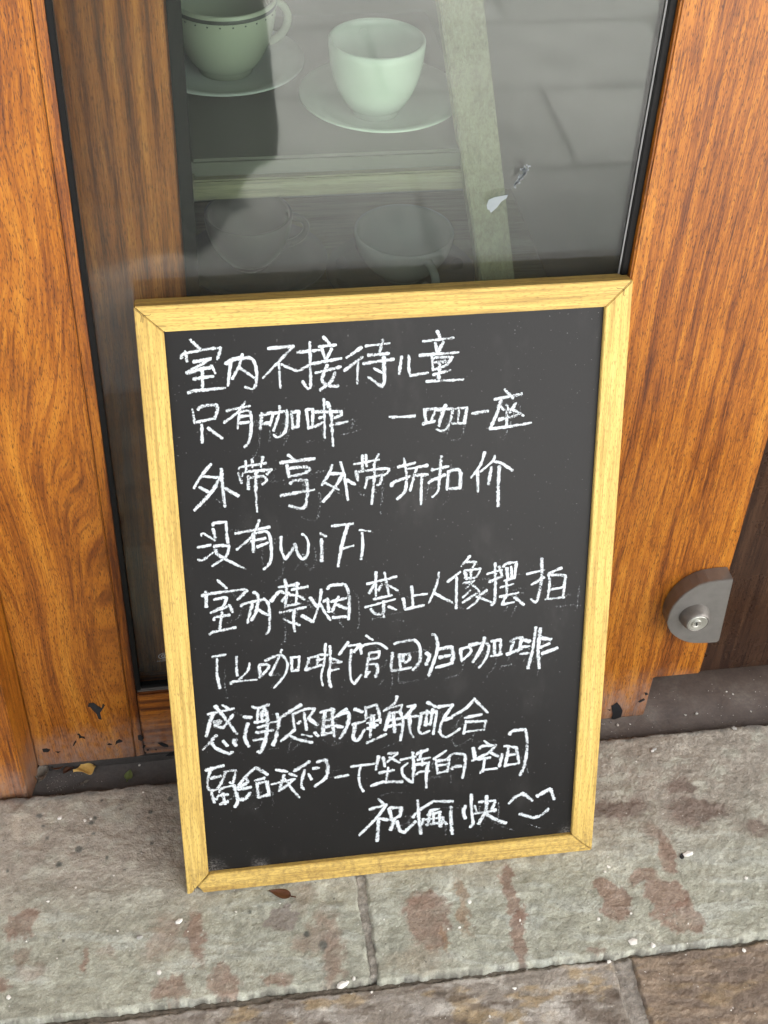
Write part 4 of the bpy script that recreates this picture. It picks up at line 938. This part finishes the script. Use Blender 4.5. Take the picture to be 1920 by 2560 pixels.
# ------------------------------------------------------------------ the person taking the picture (seen only as a dark reflection low in the glass)
def photographer():
    ox, oy = -.19, -1.17
    per = empty('person'); tag(per, 'person in dark jacket and long dark skirt holding up a phone before the door', 'person')
    J = {'p': (0, 0, .95, .15), 's': (0, .01, 1.14, .14), 'c': (0, .01, 1.33, .15), 'n': (0, .02, 1.48, .055), 'h0': (0, .035, 1.56, .075), 'h1': (0, .05, 1.64, .098), 'h2': (0, .04, 1.72, .075)}
    E = [('p', 's'), ('s', 'c'), ('c', 'n'), ('n', 'h0'), ('h0', 'h1'), ('h1', 'h2')]
    for k, sg in (('L', -1), ('R', 1)):
        J.update({'sh'+k: (sg*.17, 0, 1.40, .062), 'el'+k: (sg*.25+.02, -.03, 1.12, .048), 'wr'+k: (sg*.085+.07, .125, 1.16, .030), 'pa'+k: (sg*.062+.085, .175, 1.175, .030),
                  'hi'+k: (sg*.10, 0, .86, .115), 'kn'+k: (sg*.12, .02, .48, .118), 'an'+k: (sg*.13, .0, .08, .125)})
        E += [('c', 'sh'+k), ('sh'+k, 'el'+k), ('el'+k, 'wr'+k), ('wr'+k, 'pa'+k), ('p', 'hi'+k), ('hi'+k, 'kn'+k), ('kn'+k, 'an'+k)]
        for f_ in range(4):
            z = 1.205-.021*f_; a, b = 'f%d%s' % (f_, k), 'g%d%s' % (f_, k)
            J[a] = (sg*.052+.085, .192, z, .009); J[b] = (sg*(.030+.003*f_)+.085, .199-.002*f_, z+.004, .008); E += [('pa'+k, a), (a, b)]
        J['t'+k] = (sg*.045+.085, .172, 1.21, .010); J['u'+k] = (sg*.022+.085, .176, 1.222, .008); E += [('pa'+k, 't'+k), ('t'+k, 'u'+k)]
    names = list(J); me = bpy.data.meshes.new('body')
    me.from_pydata([(J[n][0]+ox, J[n][1]+oy, J[n][2]-.03) for n in names], [(names.index(a), names.index(b)) for a, b in E], [])
    o = link('body', me, None, per)
    sk = o.modifiers.new('skin', 'SKIN'); sk.use_smooth_shade = True
    for i, n in enumerate(names):
        r_ = J[n][3]; me.skin_vertices[0].data[i].radius = (r_, r_*(.72 if n in ('p', 's', 'c') else 1)); me.skin_vertices[0].data[i].use_root = n == 'p'
    sb = o.modifiers.new('sub', 'SUBSURF'); sb.levels = 1; sb.render_levels = 2
    s = NT('dark_clothes_and_skin'); g_ = s.n('NewGeometry'); sp = s.n('SeparateXYZ'); s.l(g_.outputs['Position'], sp.inputs[0])
    up_ = s.math('GREATER_THAN', sp.outputs['Z'], 1.45); hand = s.math('MULTIPLY', s.math('GREATER_THAN', sp.outputs['Y'], oy+.135), s.math('GREATER_THAN', sp.outputs['Z'], 1.0))
    sk_ = s.math('MAXIMUM', up_, hand); tr_ = s.math('LESS_THAN', sp.outputs['Z'], .93)
    c = s.mix(tr_, (.035, .036, .042), (.018, .018, .020)); c = s.mix(sk_, c, (.50, .30, .21))
    o.data.materials.append(s.set(Base_Color=c, Roughness=.8))
    m_shoe = plain('grey_shoe', (.10, .10, .10), .6); m_hair = plain('dark_hair', (.012, .010, .009), .5)
    for sg in (-1, 1):
        bm = bmesh.new(); bmesh.ops.create_uvsphere(bm, u_segments=20, v_segments=12, radius=1)
        for v in bm.verts:
            x, y, z = v.co; wd = .047 if y > 0 else .040
            v.co = (ox+sg*.125+x*wd, oy+.055+y*.135, -.03+.004+max(0, (z*.5+.5))*(.075-.03*max(0, y)))
        bm_obj('shoe', bm, m_shoe, per, True)
    bm = bmesh.new(); bmesh.ops.create_uvsphere(bm, u_segments=20, v_segments=12, radius=1)
    for v in bm.verts: v.co = (ox+v.co.x*.104, oy+.025+v.co.y*.108, 1.655+v.co.z*.115)
    bm_obj('hair', bm, m_hair, per, True)
    sk2 = lathe('skirt', [(.15, 1.0), (.17, .9), (.205, .6), (.235, .3), (.25, .10), (.245, .055), (.225, .055), (.225, .3), (.14, .99)], (0, 0, 0), plain('dark_skirt_cloth', (.016, .016, .018), .9), per)
    for i, v in enumerate(sk2.data.vertices):
        a = math.atan2(v.co.y, v.co.x); k = 1+.05*math.sin(a*9)*max(0, 1-v.co.z)
        v.co = (ox+v.co.x*k, oy+v.co.y*k*.66, v.co.z-.02+.012*math.sin(a*5)*(v.co.z < .2))
    ph = empty('phone'); tag(ph, 'dark phone held in both hands of the person', 'phone')
    box('phone_body', ox-.038+.085, ox+.038+.085, oy+.200, oy+.208, 1.11, 1.25, plain('phone_shell', (.02, .02, .022), .3), ph, .003)
photographer()
